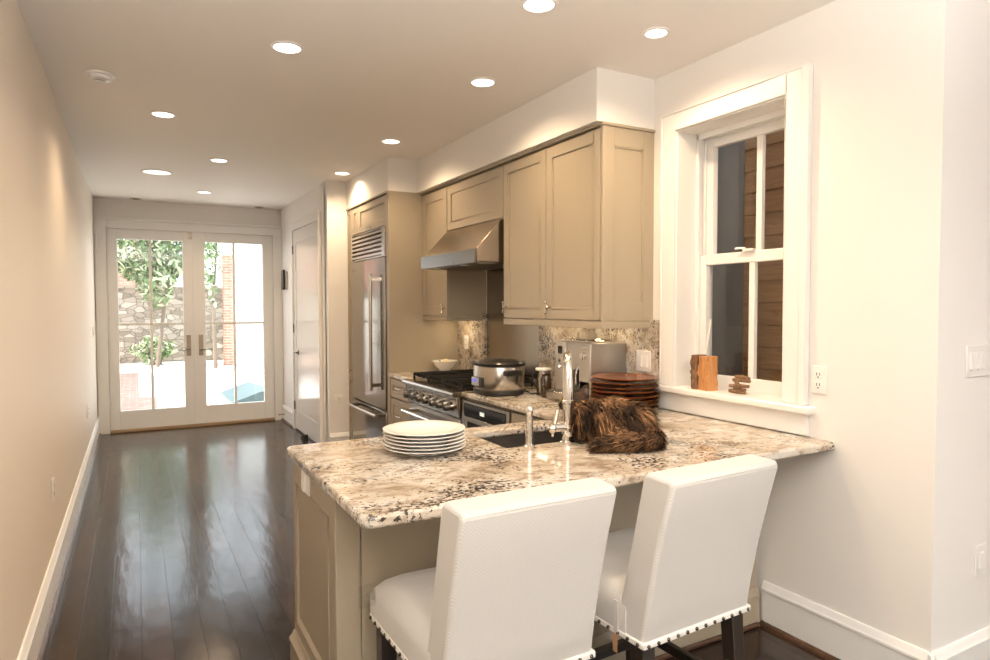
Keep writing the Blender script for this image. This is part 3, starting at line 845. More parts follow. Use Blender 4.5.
# ================================================================== COUNTERTOPS
def countertop_L():
    """one slab: the peninsula plus the run along the wall, with the sink cut out"""
    t0, t1 = 0.878, 0.914
    PX0, PY0_, PY1_ = 0.522, 1.678, 2.712
    SX0, SX1, SY0, SY1 = 1.29, 1.83, 2.245, 2.60
    xs = sorted({PX0, SX0, SX1, 1.875, XR - 0.001})
    ys = sorted({PY0_, SY0, SY1, PY1_, 3.882})
    bm = bmesh.new()
    V = {}
    def vv(x, y, z):
        k = (x, y, z)
        if k not in V:
            V[k] = bm.verts.new(k)
        return V[k]
    cells = set()
    for i in range(len(xs) - 1):
        for j in range(len(ys) - 1):
            cx, cy = (xs[i] + xs[i + 1]) / 2, (ys[j] + ys[j + 1]) / 2
            if SX0 < cx < SX1 and SY0 < cy < SY1:
                continue
            if cy > PY1_ and cx < 1.875:
                continue
            cells.add((i, j))
    for (i, j) in cells:
        x0, x1, y0, y1 = xs[i], xs[i + 1], ys[j], ys[j + 1]
        bm.faces.new([vv(x0, y0, t1), vv(x1, y0, t1), vv(x1, y1, t1), vv(x0, y1, t1)])
        bm.faces.new([vv(x0, y1, t0), vv(x1, y1, t0), vv(x1, y0, t0), vv(x0, y0, t0)])
        for (di, dj, a, b) in ((-1, 0, (x0, y1), (x0, y0)), (1, 0, (x1, y0), (x1, y1)), (0, -1, (x0, y0), (x1, y0)), (0, 1, (x1, y1), (x0, y1))):
            if (i + di, j + dj) not in cells:
                bm.faces.new([vv(*a, t0), vv(*b, t0), vv(*b, t1), vv(*a, t1)])
    # rounded free corners of the peninsula
    es = [e for e in bm.edges if abs(e.verts[0].co.x - PX0) < 1e-6 and abs(e.verts[1].co.x - PX0) < 1e-6 and abs(e.verts[0].co.z - e.verts[1].co.z) > 0.01 and (abs(e.verts[0].co.y - PY0_) < 1e-6 or abs(e.verts[0].co.y - PY1_) < 1e-6)]
    bmesh.ops.bevel(bm, geom=es, offset=0.035, segments=5, affect='EDGES', profile=0.5)
    bmesh.ops.recalc_face_normals(bm, faces=bm.faces)
    me = bpy.data.meshes.new('countertop'); bm.to_mesh(me); bm.free()
    me.materials.append(M['granite'])
    o = bpy.data.objects.new('countertop', me); COL.objects.link(o)
    b = o.modifiers.new('bevel', 'BEVEL'); b.width = 0.010; b.segments = 3; b.limit_method = 'ANGLE'; b.angle_limit = math.radians(50)
    me.polygons.foreach_set('use_smooth', [True] * len(me.polygons)); me.set_sharp_from_angle(angle=math.radians(35))
    return o
tag(countertop_L(), 'polished cream and brown granite countertop of the peninsula with the sink', 'countertop')
tag(MB().box(1.875, XR - 0.001, 4.818, 5.264, 0.878, 0.914).build('countertop', M['granite'], bevel=0.006), 'small granite countertop under the white bowl left of the range', 'countertop')

tag(MB().box(XR - 0.02, XR - 0.002, 2.717, 3.925, 0.914, 1.40).build('backsplash', M['granite_wall'], bevel=0.002), 'granite backsplash behind the espresso machine and wooden plates', 'backsplash')
tag(MB().box(XR - 0.02, XR - 0.002, 4.742, 5.264, 0.914, 1.40).box(XR - 0.035, XR - 0.002, 4.725, 4.752, 0.914, 1.42).build('backsplash', M['granite_wall'], bevel=0.002), 'granite backsplash behind the white bowl left of the range', 'backsplash')
tag(MB().box(XR - 0.012, XR - 0.002, 3.93, 4.722, 0.92, 1.90).build('backsplash', M['splash_steel'], smooth=False), 'stainless steel sheet on the wall behind the range', 'backsplash')

# sink
u = thing('sink', 'dark undermount sink basin set into the peninsula counter', 'sink', (1.56, 2.42, 0.68))
s = MB()
SX0, SX1, SY0, SY1 = 1.282, 1.838, 2.237, 2.608
s.box(SX0 - 0.012, SX0, SY0 - 0.012, SY1 + 0.012, 0.67, 0.8775).box(SX1, SX1 + 0.012, SY0 - 0.012, SY1 + 0.012, 0.67, 0.8775)
s.box(SX0, SX1, SY0 - 0.012, SY0, 0.67, 0.8775).box(SX0, SX1, SY1, SY1 + 0.012, 0.67, 0.8775).box(SX0, SX1, SY0, SY1, 0.66, 0.675)
s.build('basin', M['sink'], u)
MB().lathe([(0, 0.0), (0.045, 0.0), (0.048, 0.004), (0.035, 0.006), (0, 0.003)], (1.56, 2.42, 0.675), 24).build('drain', M['chrome'], u)

# ================================================================== APPLIANCES
# range
u = thing('range', 'stainless steel gas range with black grates and seven knobs', 'stove', (2.15, 4.35, 0))
RY0, RY1 = 3.886, 4.812
MB().box(1.90, 2.50, RY0, RY1, 0.09, 0.875).box(2.48, 2.515, RY0, RY1, 0.875, 0.945).build('body', M['steel_side'], u)
MB().box(1.93, 2.50, RY0 + 0.002, RY1 - 0.002, 0.874, 0.905).prism([(1.93, 0.874), (1.85, 0.874), (1.822, 0.880), (1.815, 0.892), (1.822, 0.905), (1.85, 0.910), (1.93, 0.908)], 'y', RY0 + 0.002, RY1 - 0.002).build('cooktop', M['steel'], u)
MB().prism([(1.90, 0.735), (1.868, 0.735), (1.845, 0.873), (1.90, 0.873)], 'y', RY0 + 0.002, RY1 - 0.002).build('control_panel', M['steel'], u, bevel=0.003)
for k in range(7):
    y = 3.985 + k * (4.715 - 3.985) / 6
    kb = MB().cyl((1.855, y, 0.803), (1.838, y, 0.801), 0.036, 0.034, 18).build('knob', M['chrome'], u)
    MB().cyl((1.838, y, 0.801), (1.800, y, 0.797), 0.026, 0.022, 18).box(1.792, 1.80, y - 0.005, y + 0.005, 0.779, 0.815).build('knob_cap', M['steel_dark'], kb)
od = MB().box(1.872, 1.90, RY0 + 0.004, RY1 - 0.004, 0.22, 0.725).build('oven_door', M['steel'], u, bevel=0.003)
MB().box(1.868, 1.873, RY0 + 0.14, RY1 - 0.14, 0.32, 0.60).build('oven_window', M['black_glass'], od)
MB().cyl((1.808, RY0 + 0.03, 0.668), (1.808, RY1 - 0.03, 0.668), 0.014, seg=14).box(1.80, 1.874, RY0 + 0.045, RY0 + 0.075, 0.655, 0.681).box(1.80, 1.874, RY1 - 0.075, RY1 - 0.045, 0.655, 0.681).build('handle', M['chrome'], od)
MB().box(1.885, 1.90, RY0 + 0.004, RY1 - 0.004, 0.09, 0.212).build('kick_panel', M['steel_dark'], u)
for gy in range(3):
    ya = RY0 + 0.02 + gy * 0.297; yb = ya + 0.292
    g = MB()
    z0, z1 = 0.934, 0.958
    g.box(1.902, 1.914, ya, yb, z0, z1).box(2.446, 2.458, ya, yb, z0, z1).box(1.902, 1.916, ya, ya + 0.016, 0.905, z0 + .004).box(1.902, 1.916, yb - 0.016, yb, 0.905, z0 + .004).box(2.444, 2.458, ya, ya + 0.016, 0.905, z0 + .004).box(2.444, 2.458, yb - 0.016, yb, 0.905, z0 + .004).box(1.918, 2.442, ya, ya + 0.016, z0, z1).box(1.918, 2.442, yb - 0.016, yb, z0, z1).box(2.172, 2.188, ya, yb, z0, z1)
    for k in range(4):
        yy = ya + 0.060 + k * 0.057
        g.box(1.886, 2.462, yy - 0.0055, yy + 0.0055, z0 + 0.010, z1 + 0.008)
    g.build('grate', M['iron'], u, bevel=0.003)
    for bx in (2.05, 2.315):
        MB().lathe([(0.055, 0), (0.055, 0.010), (0.035, 0.014), (0, 0.016)], (bx, (ya + yb) / 2, 0.905), 20).build('burner', M['iron'], u)

# hood
u = thing('range_hood', 'sloped stainless steel range hood mounted over the range', 'range hood', (2.25, 4.35, 1.76))
HY0, HY1 = 3.872, 4.86
MB().prism([(XR - 0.013, 1.775), (1.985, 1.775), (1.985, 1.858), (2.176, 2.066), (XR - 0.013, 2.066)], 'y', HY0, 4.750).build('canopy', M['hood_steel'], u, bevel=0.003)
MB().box(1.975, 1.995, HY0, 4.80, 1.765, 1.86).build('front_lip', M['steel_dark'], u, bevel=0.003)
MB().box(2.02, 2.46, HY0 + 0.03, 4.76, 1.762, 1.776).build('baffle_filter', M['steel_dark'], u)
for y in (4.12, 4.58):
    MB().lathe([(0.035, 0), (0.035, 0.008), (0, 0.008)], (2.03, y, 1.756), 18).build('lamp', M['ceramic'], u)
MB().box(1.972, 1.978, 4.20, 4.32, 1.770, 1.790).build('switch_panel', M['steel_dark'], u)

# slow cooker
u = thing('slow_cooker', 'oval stainless steel slow cooker with black base and lid', 'slow cooker', (2.115, 3.715, 0.914))
cx, cy = 2.055, 3.690
MB().lathe([(0, 0.0), (0.94, 0.0), (1.0, 0.008), (1.0, 0.030), (0.96, 0.036), (0, 0.036)], (cx, cy, 0.914), 56, sx=0.148, sy=0.174, pw=0.78).build('base', M['black'], u)
MB().lathe([(0.96, 0.034), (1.0, 0.045), (1.0, 0.176), (0.97, 0.186), (0, 0.186)], (cx, cy, 0.914), 56, sx=0.148, sy=0.174, pw=0.78).build('body', M['steel'], u)
MB().lathe([(0, 0.181), (1.0, 0.181), (1.06, 0.186), (1.08, 0.202), (1.03, 0.212), (0.93, 0.214), (0.90, 0.206), (0, 0.206)], (cx, cy, 0.914), 56, sx=0.148, sy=0.174, pw=0.80).build('rim', M['black'], u)
ld = MB().lathe([(0.93, 0.208), (0.88, 0.213), (0.6, 0.219), (0.25, 0.222), (0, 0.223)], (cx, cy, 0.914), 56, sx=0.148, sy=0.174, pw=0.80).build('lid', M['steel_dark'], u)
MB().box(cx - 0.014, cx + 0.014, cy - 0.05, cy + 0.05, 1.132, 1.140).build('lid_handle', M['black'], ld, bevel=0.004)
# display panel on the side facing the hall
pn = MB().box(cx - 0.156, cx - 0.128, cy - 0.060, cy + 0.080, 0.965, 1.026).build('control_panel', M['black'], u, bevel=0.006)
MB().box(cx - 0.160, cx - 0.155, cy - 0.022, cy + 0.072, 0.972, 1.022).build('bezel', M['silver_plastic'], pn, bevel=0.002)
MB().box(cx - 0.1625, cx - 0.159, cy + 0.0, cy + 0.055, 0.994, 1.016).build('display', M['led_blue'], pn)
hd = MB()
hd.box(cx - 0.06, cx + 0.06, cy - 0.198, cy - 0.168, 1.042, 1.078)
hd.build('handle', M['black'], u, bevel=0.008)
MB().box(cx - 0.05, cx + 0.05, cy + 0.168, cy + 0.19, 1.042, 1.078).build('handle', M['black'], u, bevel=0.008)
MB().tube([(cx + 0.140, cy - 0.05, 0.935), (cx + 0.170, cy - 0.10, 0.922), (cx + 0.15, cy - 0.150, 0.919), (cx + 0.185, cy - 0.152, 0.919), (cx + 0.24, cy - 0.14, 0.919), (cx + 0.33, cy - 0.13, 0.925), (cx + 0.395, cy - 0.13, 0.96), (cx + 0.402, cy - 0.13, 1.05)], 0.0045, 8).build('power_cord', M['black_rubber'], u)

# milk frother / electric canister
u = thing('milk_frother', 'small steel milk frother canister with pale lid beside the espresso machine', 'milk frother', (2.26, 3.475, 0.914))
MB().lathe([(0, 0), (0.046, 0), (0.047, 0.012), (0.045, 0.018), (0, 0.018)], (2.26, 3.475, 0.914), 28).build('base', M['black'], u)
MB().lathe([(0.043, 0.016), (0.043, 0.158), (0, 0.158)], (2.26, 3.475, 0.914), 28).build('body', M['steel'], u)
MB().lathe([(0, 0.158), (0.050, 0.158), (0.052, 0.166), (0.048, 0.174), (0, 0.178)], (2.26, 3.475, 0.914), 28).build('lid', M['ceramic'], u)
MB().tube([(2.228, 3.495, 1.065), (2.204, 3.510, 1.06), (2.202, 3.512, 1.0), (2.228, 3.495, 0.955)], 0.007, 8).build('handle', M['black'], u)

# espresso machine
u = thing('espresso_machine', 'boxy silver espresso machine with a round dial beside the backsplash', 'coffee machine', (2.38, 3.15, 0.914))
EX0, EX1, EY0, EY1, EZ = 2.252, 2.511, 2.978, 3.328, 1.265
e = MB()
e.box(EX0 + 0.10, EX1, EY0, EY1, 0.924, EZ)                       # back block
e.box(EX0, EX0 + 0.10, EY0, EY0 + 0.11, 0.924, EZ)               # right column with dial
e.box(EX0 + 0.012, EX0 + 0.10, EY0 + 0.11, EY1 - 0.10, 1.10, EZ)  # brew head
e.box(EX0, EX0 + 0.10, EY1 - 0.10, EY1, 0.924, EZ)                # left column
e.build('body', M['silver_plastic'], u, bevel=0.006)
MB().box(EX0 + 0.004, EX1 - 0.004, EY0 - 0.003, EY0 + 0.001, 0.93, EZ - 0.006).build('side_panel', M['steel_side'], u, bevel=0.001)
MB().box(EX0 + 0.02, EX1 - 0.01, EY0 + 0.02, EY1 - 0.03, EZ, EZ + 0.012).box(EX0 + 0.05, EX1 - 0.05, EY0 + 0.06, EY1 - 0.07, EZ + 0.012, EZ + 0.02).build('cup_tray', M['chrome'], u, bevel=0.003)
MB().cyl((EX0, EY0 + 0.055, 1.19), (EX0 - 0.018, EY0 + 0.055, 1.19), 0.024, 0.022, 24).box(EX0 - 0.022, EX0 - 0.017, EY0 + 0.05, EY0 + 0.06, 1.17, 1.21).build('dial', M['chrome'], u)
MB().box(EX0 - 0.004, EX0, EY1 - 0.075, EY1 - 0.03, 1.19, 1.235).build('display', M['black_glass'], u, bevel=0.002)
for z in (1.15, 1.115):
    MB().cyl((EX0, EY1 - 0.052, z), (EX0 - 0.006, EY1 - 0.052, z), 0.011, seg=14).build('button', M['chrome'], u)
MB().box(EX0 - 0.002, EX0, EY0 + 0.02, EY0 + 0.09, 1.232, 1.24).build('trim_strip', M['chrome'], u)
MB().box(EX0 + 0.0, EX0 + 0.04, EY0 + 0.125, EY0 + 0.155, 1.03, 1.11).cyl((EX0 + 0.02, EY0 + 0.14, 1.03), (EX0 + 0.02, EY0 + 0.14, 1.005), 0.008, seg=10).build('spout', M['black'], u, bevel=0.004)
MB().tube([(EX0 + 0.01, EY0 + 0.118, 1.13), (EX0 - 0.012, EY0 + 0.118, 1.10), (EX0 - 0.012, EY0 + 0.12, 1.02)], 0.006, 8).build('steam_wand', M['chrome'], u)
MB().box(EX0 - 0.085, EX0 + 0.10, EY0 + 0.112, EY1 - 0.02, 0.924, 0.972).build('drip_tray', M['steel'], u, bevel=0.008)
MB().box(EX0 - 0.075, EX0 + 0.09, EY0 + 0.125, EY1 - 0.035, 0.972, 0.976).build('drip_grid', M['steel_dark'], u)
MB().box(EX0, EX0 + 0.09, EY0 + 0.004, EY0 + 0.105, 0.93, 1.045).build('water_drawer', M['silver_plastic'], u, bevel=0.004)
MB().box(EX0 + 0.01, EX1 - 0.01, EY0 + 0.01, EY1 - 0.01, 0.914, 0.926).build('foot_base', M['black'], u)
# smoked glass jug standing on the tray side
u = thing('coffee_jug', 'dark brown glossy jug between milk frother and espresso machine', 'jug', (2.225, 3.39, 0.914))
MB().lathe([(0, 0), (0.030, 0), (0.034, 0.01), (0.034, 0.11), (0.026, 0.135), (0.030, 0.145), (0, 0.146)], (2.225, 3.39, 0.914), 24).build('body', M['carafe'], u)
MB().tube([(2.20, 3.368, 1.04), (2.178, 3.350, 1.035), (2.172, 3.345, 0.99), (2.196, 3.364, 0.955)], 0.005, 8).build('handle', M['black'], u)

# ================================================================== SINK FITTINGS
u = thing('kitchen_faucet', 'tall chrome kitchen faucet with side lever beside the sink', 'faucet', (1.553, 2.205, 0.914))
fx, fy = 1.553, 2.205
MB().lathe([(0, 0), (0.030, 0), (0.031, 0.006), (0.024, 0.012), (0.022, 0.028), (0.026, 0.034), (0.026, 0.040), (0.019, 0.048), (0.018, 0.060), (0.022, 0.066), (0.022, 0.074), (0.018, 0.078), (0, 0.078)], (fx, fy, 0.914), 28).build('base', M['chrome'], u)
sp = MB()
pts = [(fx, fy, 0.99), (fx, fy, 1.12), (fx, fy, 1.215)]
for k in range(1, 9):
    a = PI * k / 8
    pts.append((fx + 0.05 * (1 - math.cos(a)), fy + 0.072 * (1 - math.cos(a)), 1.215 + 0.055 * math.sin(a)))
pts.append((fx + 0.10, fy + 0.144, 1.18))
sp.tube(pts, [0.0205] * 3 + [0.0195, 0.018, 0.017, 0.0165] + [0.0165] * (len(pts) - 7), 18)
sp.build('spout', M['chrome'], u)
MB().lathe([(0.0205, 0), (0.024, 0.004), (0.024, 0.014), (0.0205, 0.018)], (fx, fy, 1.075), 24).build('collar', M['chrome'], u)
MB().cyl((fx + 0.10, fy + 0.144, 1.19), (fx + 0.10, fy + 0.144, 1.155), 0.019, 0.017, 18).build('nozzle', M['chrome'], u)
vb = MB().cyl((fx, fy, 0.978), (fx - 0.065, fy + 0.012, 0.978), 0.017, seg=18).ball((fx - 0.068, fy + 0.012, 0.978), 0.021, 16, 10)
v_ = vb.build('valve', M['chrome'], u)
MB().cyl((fx - 0.062, fy + 0.010, 0.975), (fx - 0.040, fy + 0.016, 1.05), 0.010, 0.008, 14).build('lever', M['nickel'], v_)
MB().cyl((fx - 0.066, fy + 0.012, 0.975), (fx - 0.066, fy + 0.012, 0.945), 0.006, seg=10).build('stem', M['chrome'], v_)

u = thing('side_sprayer', 'slim chrome side sprayer post left of the tall faucet', 'sprayer', (1.372, 2.212, 0.914))
MB().lathe([(0, 0), (0.023, 0), (0.024, 0.006), (0.017, 0.012), (0.0155, 0.02), (0.0155, 0.104), (0, 0.104)], (1.372, 2.212, 0.914), 24).build('holder', M['chrome'], u)
MB().lathe([(0.0155, 0.102), (0.0165, 0.108), (0.0135, 0.128), (0.0155, 0.138), (0.017, 0.151), (0.013, 0.164), (0, 0.168)], (1.372, 2.212, 0.914), 24).build('spray_head', M['chrome'], u)

# ================================================================== PLATES AND BOWL
PLX, PLY = 0.981, 2.352
p0 = thing('dinner_plate', 'white dinner plate at the bottom of the pale stack on the peninsula', 'plate', (PLX, PLY, 0.914), 'white dinner plates stacked on the peninsula')
ORG[p0.name] = Vector((0, 0, 0))
MB().lathe([(0, 0.004), (0.087, 0.004), (0.088, 0.0), (0.092, 0.0), (0.096, 0.006), (0.125, 0.014), (0.159, 0.023), (0.160, 0.026), (0.157, 0.027), (0.124, 0.019), (0.095, 0.011), (0, 0.009)], (0, 0, 0), 64).build('plate_body', M['ceramic'], p0)
lab = ['white dinner plate second from the bottom of the pale stack', 'white dinner plate third from the bottom of the pale stack', 'white dinner plate fourth from the bottom of the pale stack', 'white dinner plate just under the top of the pale stack', 'white dinner plate on top of the pale stack on the peninsula']
for k in range(5):
    dup(p0, (PLX + random.uniform(-.003, .003), PLY + random.uniform(-.003, .003), 0.914 + 0.0132 * (k + 1)), lab[k])

WX, WY = 2.320, 2.765
w0 = thing('wooden_plate', 'dark wooden plate at the bottom of the brown stack by the window', 'plate', (WX, WY, 0.914), 'brown wooden plates stacked by the window')
ORG[w0.name] = Vector((0, 0, 0))
MB().lathe([(0, 0.003), (0.095, 0.003), (0.10, 0.0), (0.105, 0.001), (0.14, 0.007), (0.178, 0.0175), (0.184, 0.0215), (0.180, 0.0235), (0.135, 0.0125), (0.105, 0.009), (0, 0.008)], (0, 0, 0), 56).build('plate_body', M['plate_wood'], w0)
ordn = ['second', 'third', 'fourth', 'fifth', 'sixth', 'seventh', 'eighth', 'ninth']
for k in range(7):
    l = 'turned wooden plate %s from the bottom of the brown stack' % ordn[k] if k < 6 else 'orange brown wooden plate on top of the stack by the window'
    c_ = dup(w0, (WX + random.uniform(-.006, .006), WY + random.uniform(-.006, .006), 0.914 + 0.0228 * (k + 1)), l)
    c_.rotation_euler = (random.uniform(-.008, .008), random.uniform(-.008, .008), random.uniform(0, 6))

u = thing('bowl', 'white footed ceramic bowl on the counter left of the range', 'bowl', (2.33, 5.135, 0.914))
MB().lathe([(0, 0), (0.048, 0), (0.052, 0.004), (0.046, 0.018), (0.060, 0.028), (0.088, 0.055), (0.104, 0.085), (0.113, 0.090), (0.113, 0.096), (0.102, 0.095), (0.084, 0.062), (0.055, 0.034), (0, 0.028)], (2.33, 5.135, 0.914), 44).build('bowl_body', M['ceramic'], u)
o = MB().ball((2.335, 5.125, 0.998), (0.036, 0.030, 0.026), 18, 12).build('lemon', mat('pale_lemon', (0.72, 0.62, 0.36), 0.4))
tag(o, 'pale yellow fruit lying in the white bowl', 'fruit')
o = MB().tube([(2.288, 5.14, 0.985), (2.282, 5.115, 1.000), (2.26, 5.085, 1.014)], [0.006, 0.008, 0.005], 8).build('serving_spoon', M['black'])
tag(o, 'dark spoon handle leaning on the rim of the white bowl', 'spoon')

# ================================================================== WINDOWSILL THINGS
u = thing('wood_block', 'split log block with bark standing on the windowsill', 'wood block', (2.555, 2.42, WZ0))
lg = MB()
def lump(poly, z0, z1, mb, n=10, amp=0.004, seed=1):
    rnd = random.Random(seed); k = len(poly); vs = []
    for i in range(n + 1):
        z = z0 + (z1 - z0) * i / n
        for (x, y) in poly:
            vs.append((x + rnd.uniform(-amp, amp), y + rnd.uniform(-amp, amp), z))
    fs = [tuple(range(k - 1, -1, -1)), tuple(n * k + i for i in range(k))]
    for i in range(n):
        for j_ in range(k):
            j2 = (j_ + 1) % k
            fs.append((i * k + j_, i * k + j2, (i + 1) * k + j2, (i + 1) * k + j_))
    mb.add(vs, fs)
lump([(2.515, 2.360), (2.545, 2.350), (2.585, 2.357), (2.598, 2.39), (2.585, 2.43), (2.540, 2.438), (2.518, 2.425), (2.512, 2.39)], WZ0, WZ0 + 0.172, lg, 10, 0.003, 3)
lg.build('heartwood', M['log'], u, angle=25)
bk = MB()
lump([(2.518, 2.426), (2.54, 2.439), (2.585, 2.431), (2.598, 2.445), (2.578, 2.478), (2.545, 2.486), (2.520, 2.475), (2.510, 2.45)], WZ0, WZ0 + 0.175, bk, 12, 0.005, 5)
bk.build('bark', M['bark'], u, angle=20)
u = thing('driftwood_stack', 'small stack of driftwood sticks on the windowsill', 'ornament', (2.565, 2.21, WZ0))
rnd = random.Random(11)
for k in range(6):
    z = WZ0 + 0.010 + k * 0.0145
    cx_, cy_ = 2.566 + rnd.uniform(-.006, .006), 2.215 + rnd.uniform(-.012, .012) - k * 0.004
    a = rnd.uniform(-0.5, 0.5) + (0.5 if k % 2 else -0.3); ln = 0.046 + (0.014 if k == 5 else rnd.uniform(0, .012))
    dx, dy = math.sin(a) * ln * 0.6, math.cos(a) * ln
    MB().tube([(cx_ - dx, cy_ - dy, z + rnd.uniform(-.001, .002)), (cx_, cy_, z + 0.002), (cx_ + dx, cy_ + dy, z)], [0.0075, 0.0105, 0.0080], 8).build('stick', M['stick'], u)
o = MB().cyl((2.600, 2.480, WZ0), (2.655, 2.470, WZ0 + 0.36), 0.0045, seg=10).build('white_rod', M['plastic_white'])  # plain thin rod in the window corner
tag(o, 'thin white rod leaning in the window corner behind the log block', 'rod')

# ================================================================== CAT
def make_cat():
    u = thing('cat', 'fluffy brown cat lying on the granite beside the faucet', 'cat', (1.72, 2.12, 0.914))
    E = [  # centre, radii, yaw
        ((1.665, 2.215, 0.994), (0.080, 0.085, 0.078), 0),      # chest
        ((1.715, 2.150, 1.002), (0.095, 0.105, 0.086), 0.6),     # ribs
        ((1.765, 2.085, 0.996), (0.092, 0.092, 0.080), 0.6),     # haunch
        ((1.665, 2.290, 1.022), (0.056, 0.060, 0.055), 0),       # neck
        ((1.676, 2.335, 1.052), (0.056, 0.056, 0.050), 0.3),     # head
        ((1.662, 2.390, 1.036), (0.024, 0.028, 0.021), 0.3),     # muzzle
        ((1.612, 2.205, 0.936), (0.028, 0.040, 0.021), 0.2),     # near fore paw
        ((1.700, 2.215, 0.936), (0.030, 0.030, 0.021), 0.1),     # far fore paw
        ((1.690, 2.030, 0.950), (0.075, 0.045, 0.034), -0.5),    # hind leg
    ]
    body = MB()
    for c, r, a in E:
        body.ball(c, r, 24, 16, rot=Matrix.Rotation(-a, 3, 'Z'))
    tail = [(1.800, 2.030, 0.957), (1.805, 1.975, 0.951), (1.775, 1.930, 0.950), (1.715, 1.930, 0.949), (1.655, 1.955, 0.948), (1.595, 1.985, 0.945), (1.545, 2.005, 0.936)]
    tr = [0.034, 0.034, 0.034, 0.033, 0.031, 0.028, 0.018]
    for i in range(len(tail) - 1):
        for t in (0, 0.25, 0.5, 0.75):
            p = Vector(tail[i]).lerp(Vector(tail[i + 1]), t)
            body.ball(p, tr[i] * (1 - t) + tr[i + 1] * t, 14, 10)
    # ears joined into the body
    ears = [((1.644, 2.325, 1.080), Vector((-0.020, -0.010, 0.056))), ((1.714, 2.325, 1.080), Vector((0.022, -0.010, 0.056)))]
    for b, d in ears:
        body.cyl(b, Vector(b) + d, 0.033, 0.005, 14)
    bo = body.build('body', M['fur_dark'], u, clean=False)
    rm = bo.modifiers.new('remesh', 'REMESH'); rm.mode = 'VOXEL'; rm.voxel_size = 0.007; rm.use_smooth_shade = True
    sm = bo.modifiers.new('smooth', 'SMOOTH'); sm.factor = 0.5; sm.iterations = 4
    for b, d in ears:
        q = Vector(b) + d * 0.35 + Vector((0.0, 0.004, 0))
        MB().ball(q + Vector((0, -0.0225, 0.000)), (0.014, 0.005, 0.019), 10, 8).build('inner_ear', M['ear_in'], u)
    for sx in (-1, 1):
        MB().ball((1.670 + sx * 0.023 - 0.004, 2.383, 1.060), 0.008, 10, 8).build('eye', M['eye'], u)
    MB().ball((1.655, 2.417, 1.040), (0.006, 0.004, 0.004), 10, 8).build('nose', M['nose'], u)
    # fur: thin tapered locks
    rnd = random.Random(5)
    fr = MB()
    sets = []
    for idx, (c, r, a) in enumerate(E):
        sets.append((Vector(c), r, Matrix.Rotation(-a, 3, 'Z'), idx))
    def inside(p, skip):
        for c, r, R_, i in sets:
            if i == skip: continue
            q = R_.inverted() @ (p - c)
            if (q.x / r[0]) ** 2 + (q.y / r[1]) ** 2 + (q.z / r[2]) ** 2 < 0.9:
                return True
        return False
    def lock(p, n, comb, ln, wd, mi):
        d = (n * 0.55 + comb).normalized()
        side = d.cross(n)
        if side.length < 1e-3: side = d.cross(Vector((0, 0, 1)))
        side.normalize()
        side = (side + n * rnd.uniform(-.5, .5)).normalized()
        p = p - n * 0.004
        k1 = p + d * ln * 0.45 + n * ln * 0.10
        k2 = p + d * ln + Vector((0, 0, -ln * 0.22))
        zmin = 0.9155
        for q in (k1, k2):
            if q.z < zmin: q.z = zmin
        if p.z < zmin: return
        s = side * wd
        fr.add([p - s, p + s, k1 + s * 0.8, k1 - s * 0.8, k2], [(0, 1, 2, 3), (3, 2, 4)], mi)
    back = Vector((0.50, -0.85, -0.25)).normalized()
    cnt = [1500, 2600, 2400, 700, 420, 60, 120, 120, 700]
    for (c, r, R_, idx), n_ in zip(sets, cnt):
        for _ in range(n_):
            v = Vector((rnd.gauss(0, 1), rnd.gauss(0, 1), rnd.gauss(0, 1))).normalized()
            p = c + R_ @ Vector((v.x * r[0], v.y * r[1], v.z * r[2]))
            if p.z < 0.917 or inside(p, idx): continue
            nn = (R_ @ Vector((v.x / r[0], v.y / r[1], v.z / r[2]))).normalized()
            comb = back * 0.7 + Vector((-0.25 if nn.x < 0 else 0.25, -0.1, -0.75 * (1 - abs(nn.z)))) + Vector((rnd.uniform(-.3, .3), rnd.uniform(-.3, .3), rnd.uniform(-.2, .2)))
            short = idx in (3, 4, 5, 6, 7)
            ln = rnd.uniform(.010, .018) if short else rnd.uniform(.040, .075)
            patch = math.sin(p.x * 47 + p.y * 31) + math.sin(p.y * 53 - p.z * 40 + 1.3) + rnd.uniform(-1.1, 1.1)
            if idx >= 3 and idx != 8: patch -= 1.6
            if idx == 0: patch -= 0.8
            mi = 0 if patch < -0.7 else (1 if patch < 0.7 else 2)
            lock(p, nn, comb, ln, rnd.uniform(.0012, .0026) * (0.7 if short else 1.5), mi)
    for i in range(len(tail) - 1):
        a, b = Vector(tail[i]), Vector(tail[i + 1])
        ax = (b - a).normalized()
        for _ in range(430):
            t = rnd.random(); ang = rnd.uniform(0, 2 * PI)
            u_ = ax.cross(Vector((0, 0, 1))).normalized(); w_ = ax.cross(u_)
            nn = u_ * math.cos(ang) + w_ * math.sin(ang)
            rr = tr[i] * (1 - t) + tr[i + 1] * t
            p = a.lerp(b, t) + nn * rr
            patch = rnd.uniform(-1, 1.3) + 0.5 * math.sin(i * 2 + t * 3)
            lock(p, nn, ax * 1.2 + Vector((rnd.uniform(-.25, .25), rnd.uniform(-.25, .25), rnd.uniform(-.2, .2))), rnd.uniform(.03, .055), rnd.uniform(.0012, .0024), 0 if patch < -.1 else (1 if patch < .8 else 2))
    fo = fr.build('fur', [M['fur_dark'], M['fur_mid'], M['fur_tan']], u, smooth=False, clean=False)
    fo['kind'] = 'stuff'
    return u
make_cat()

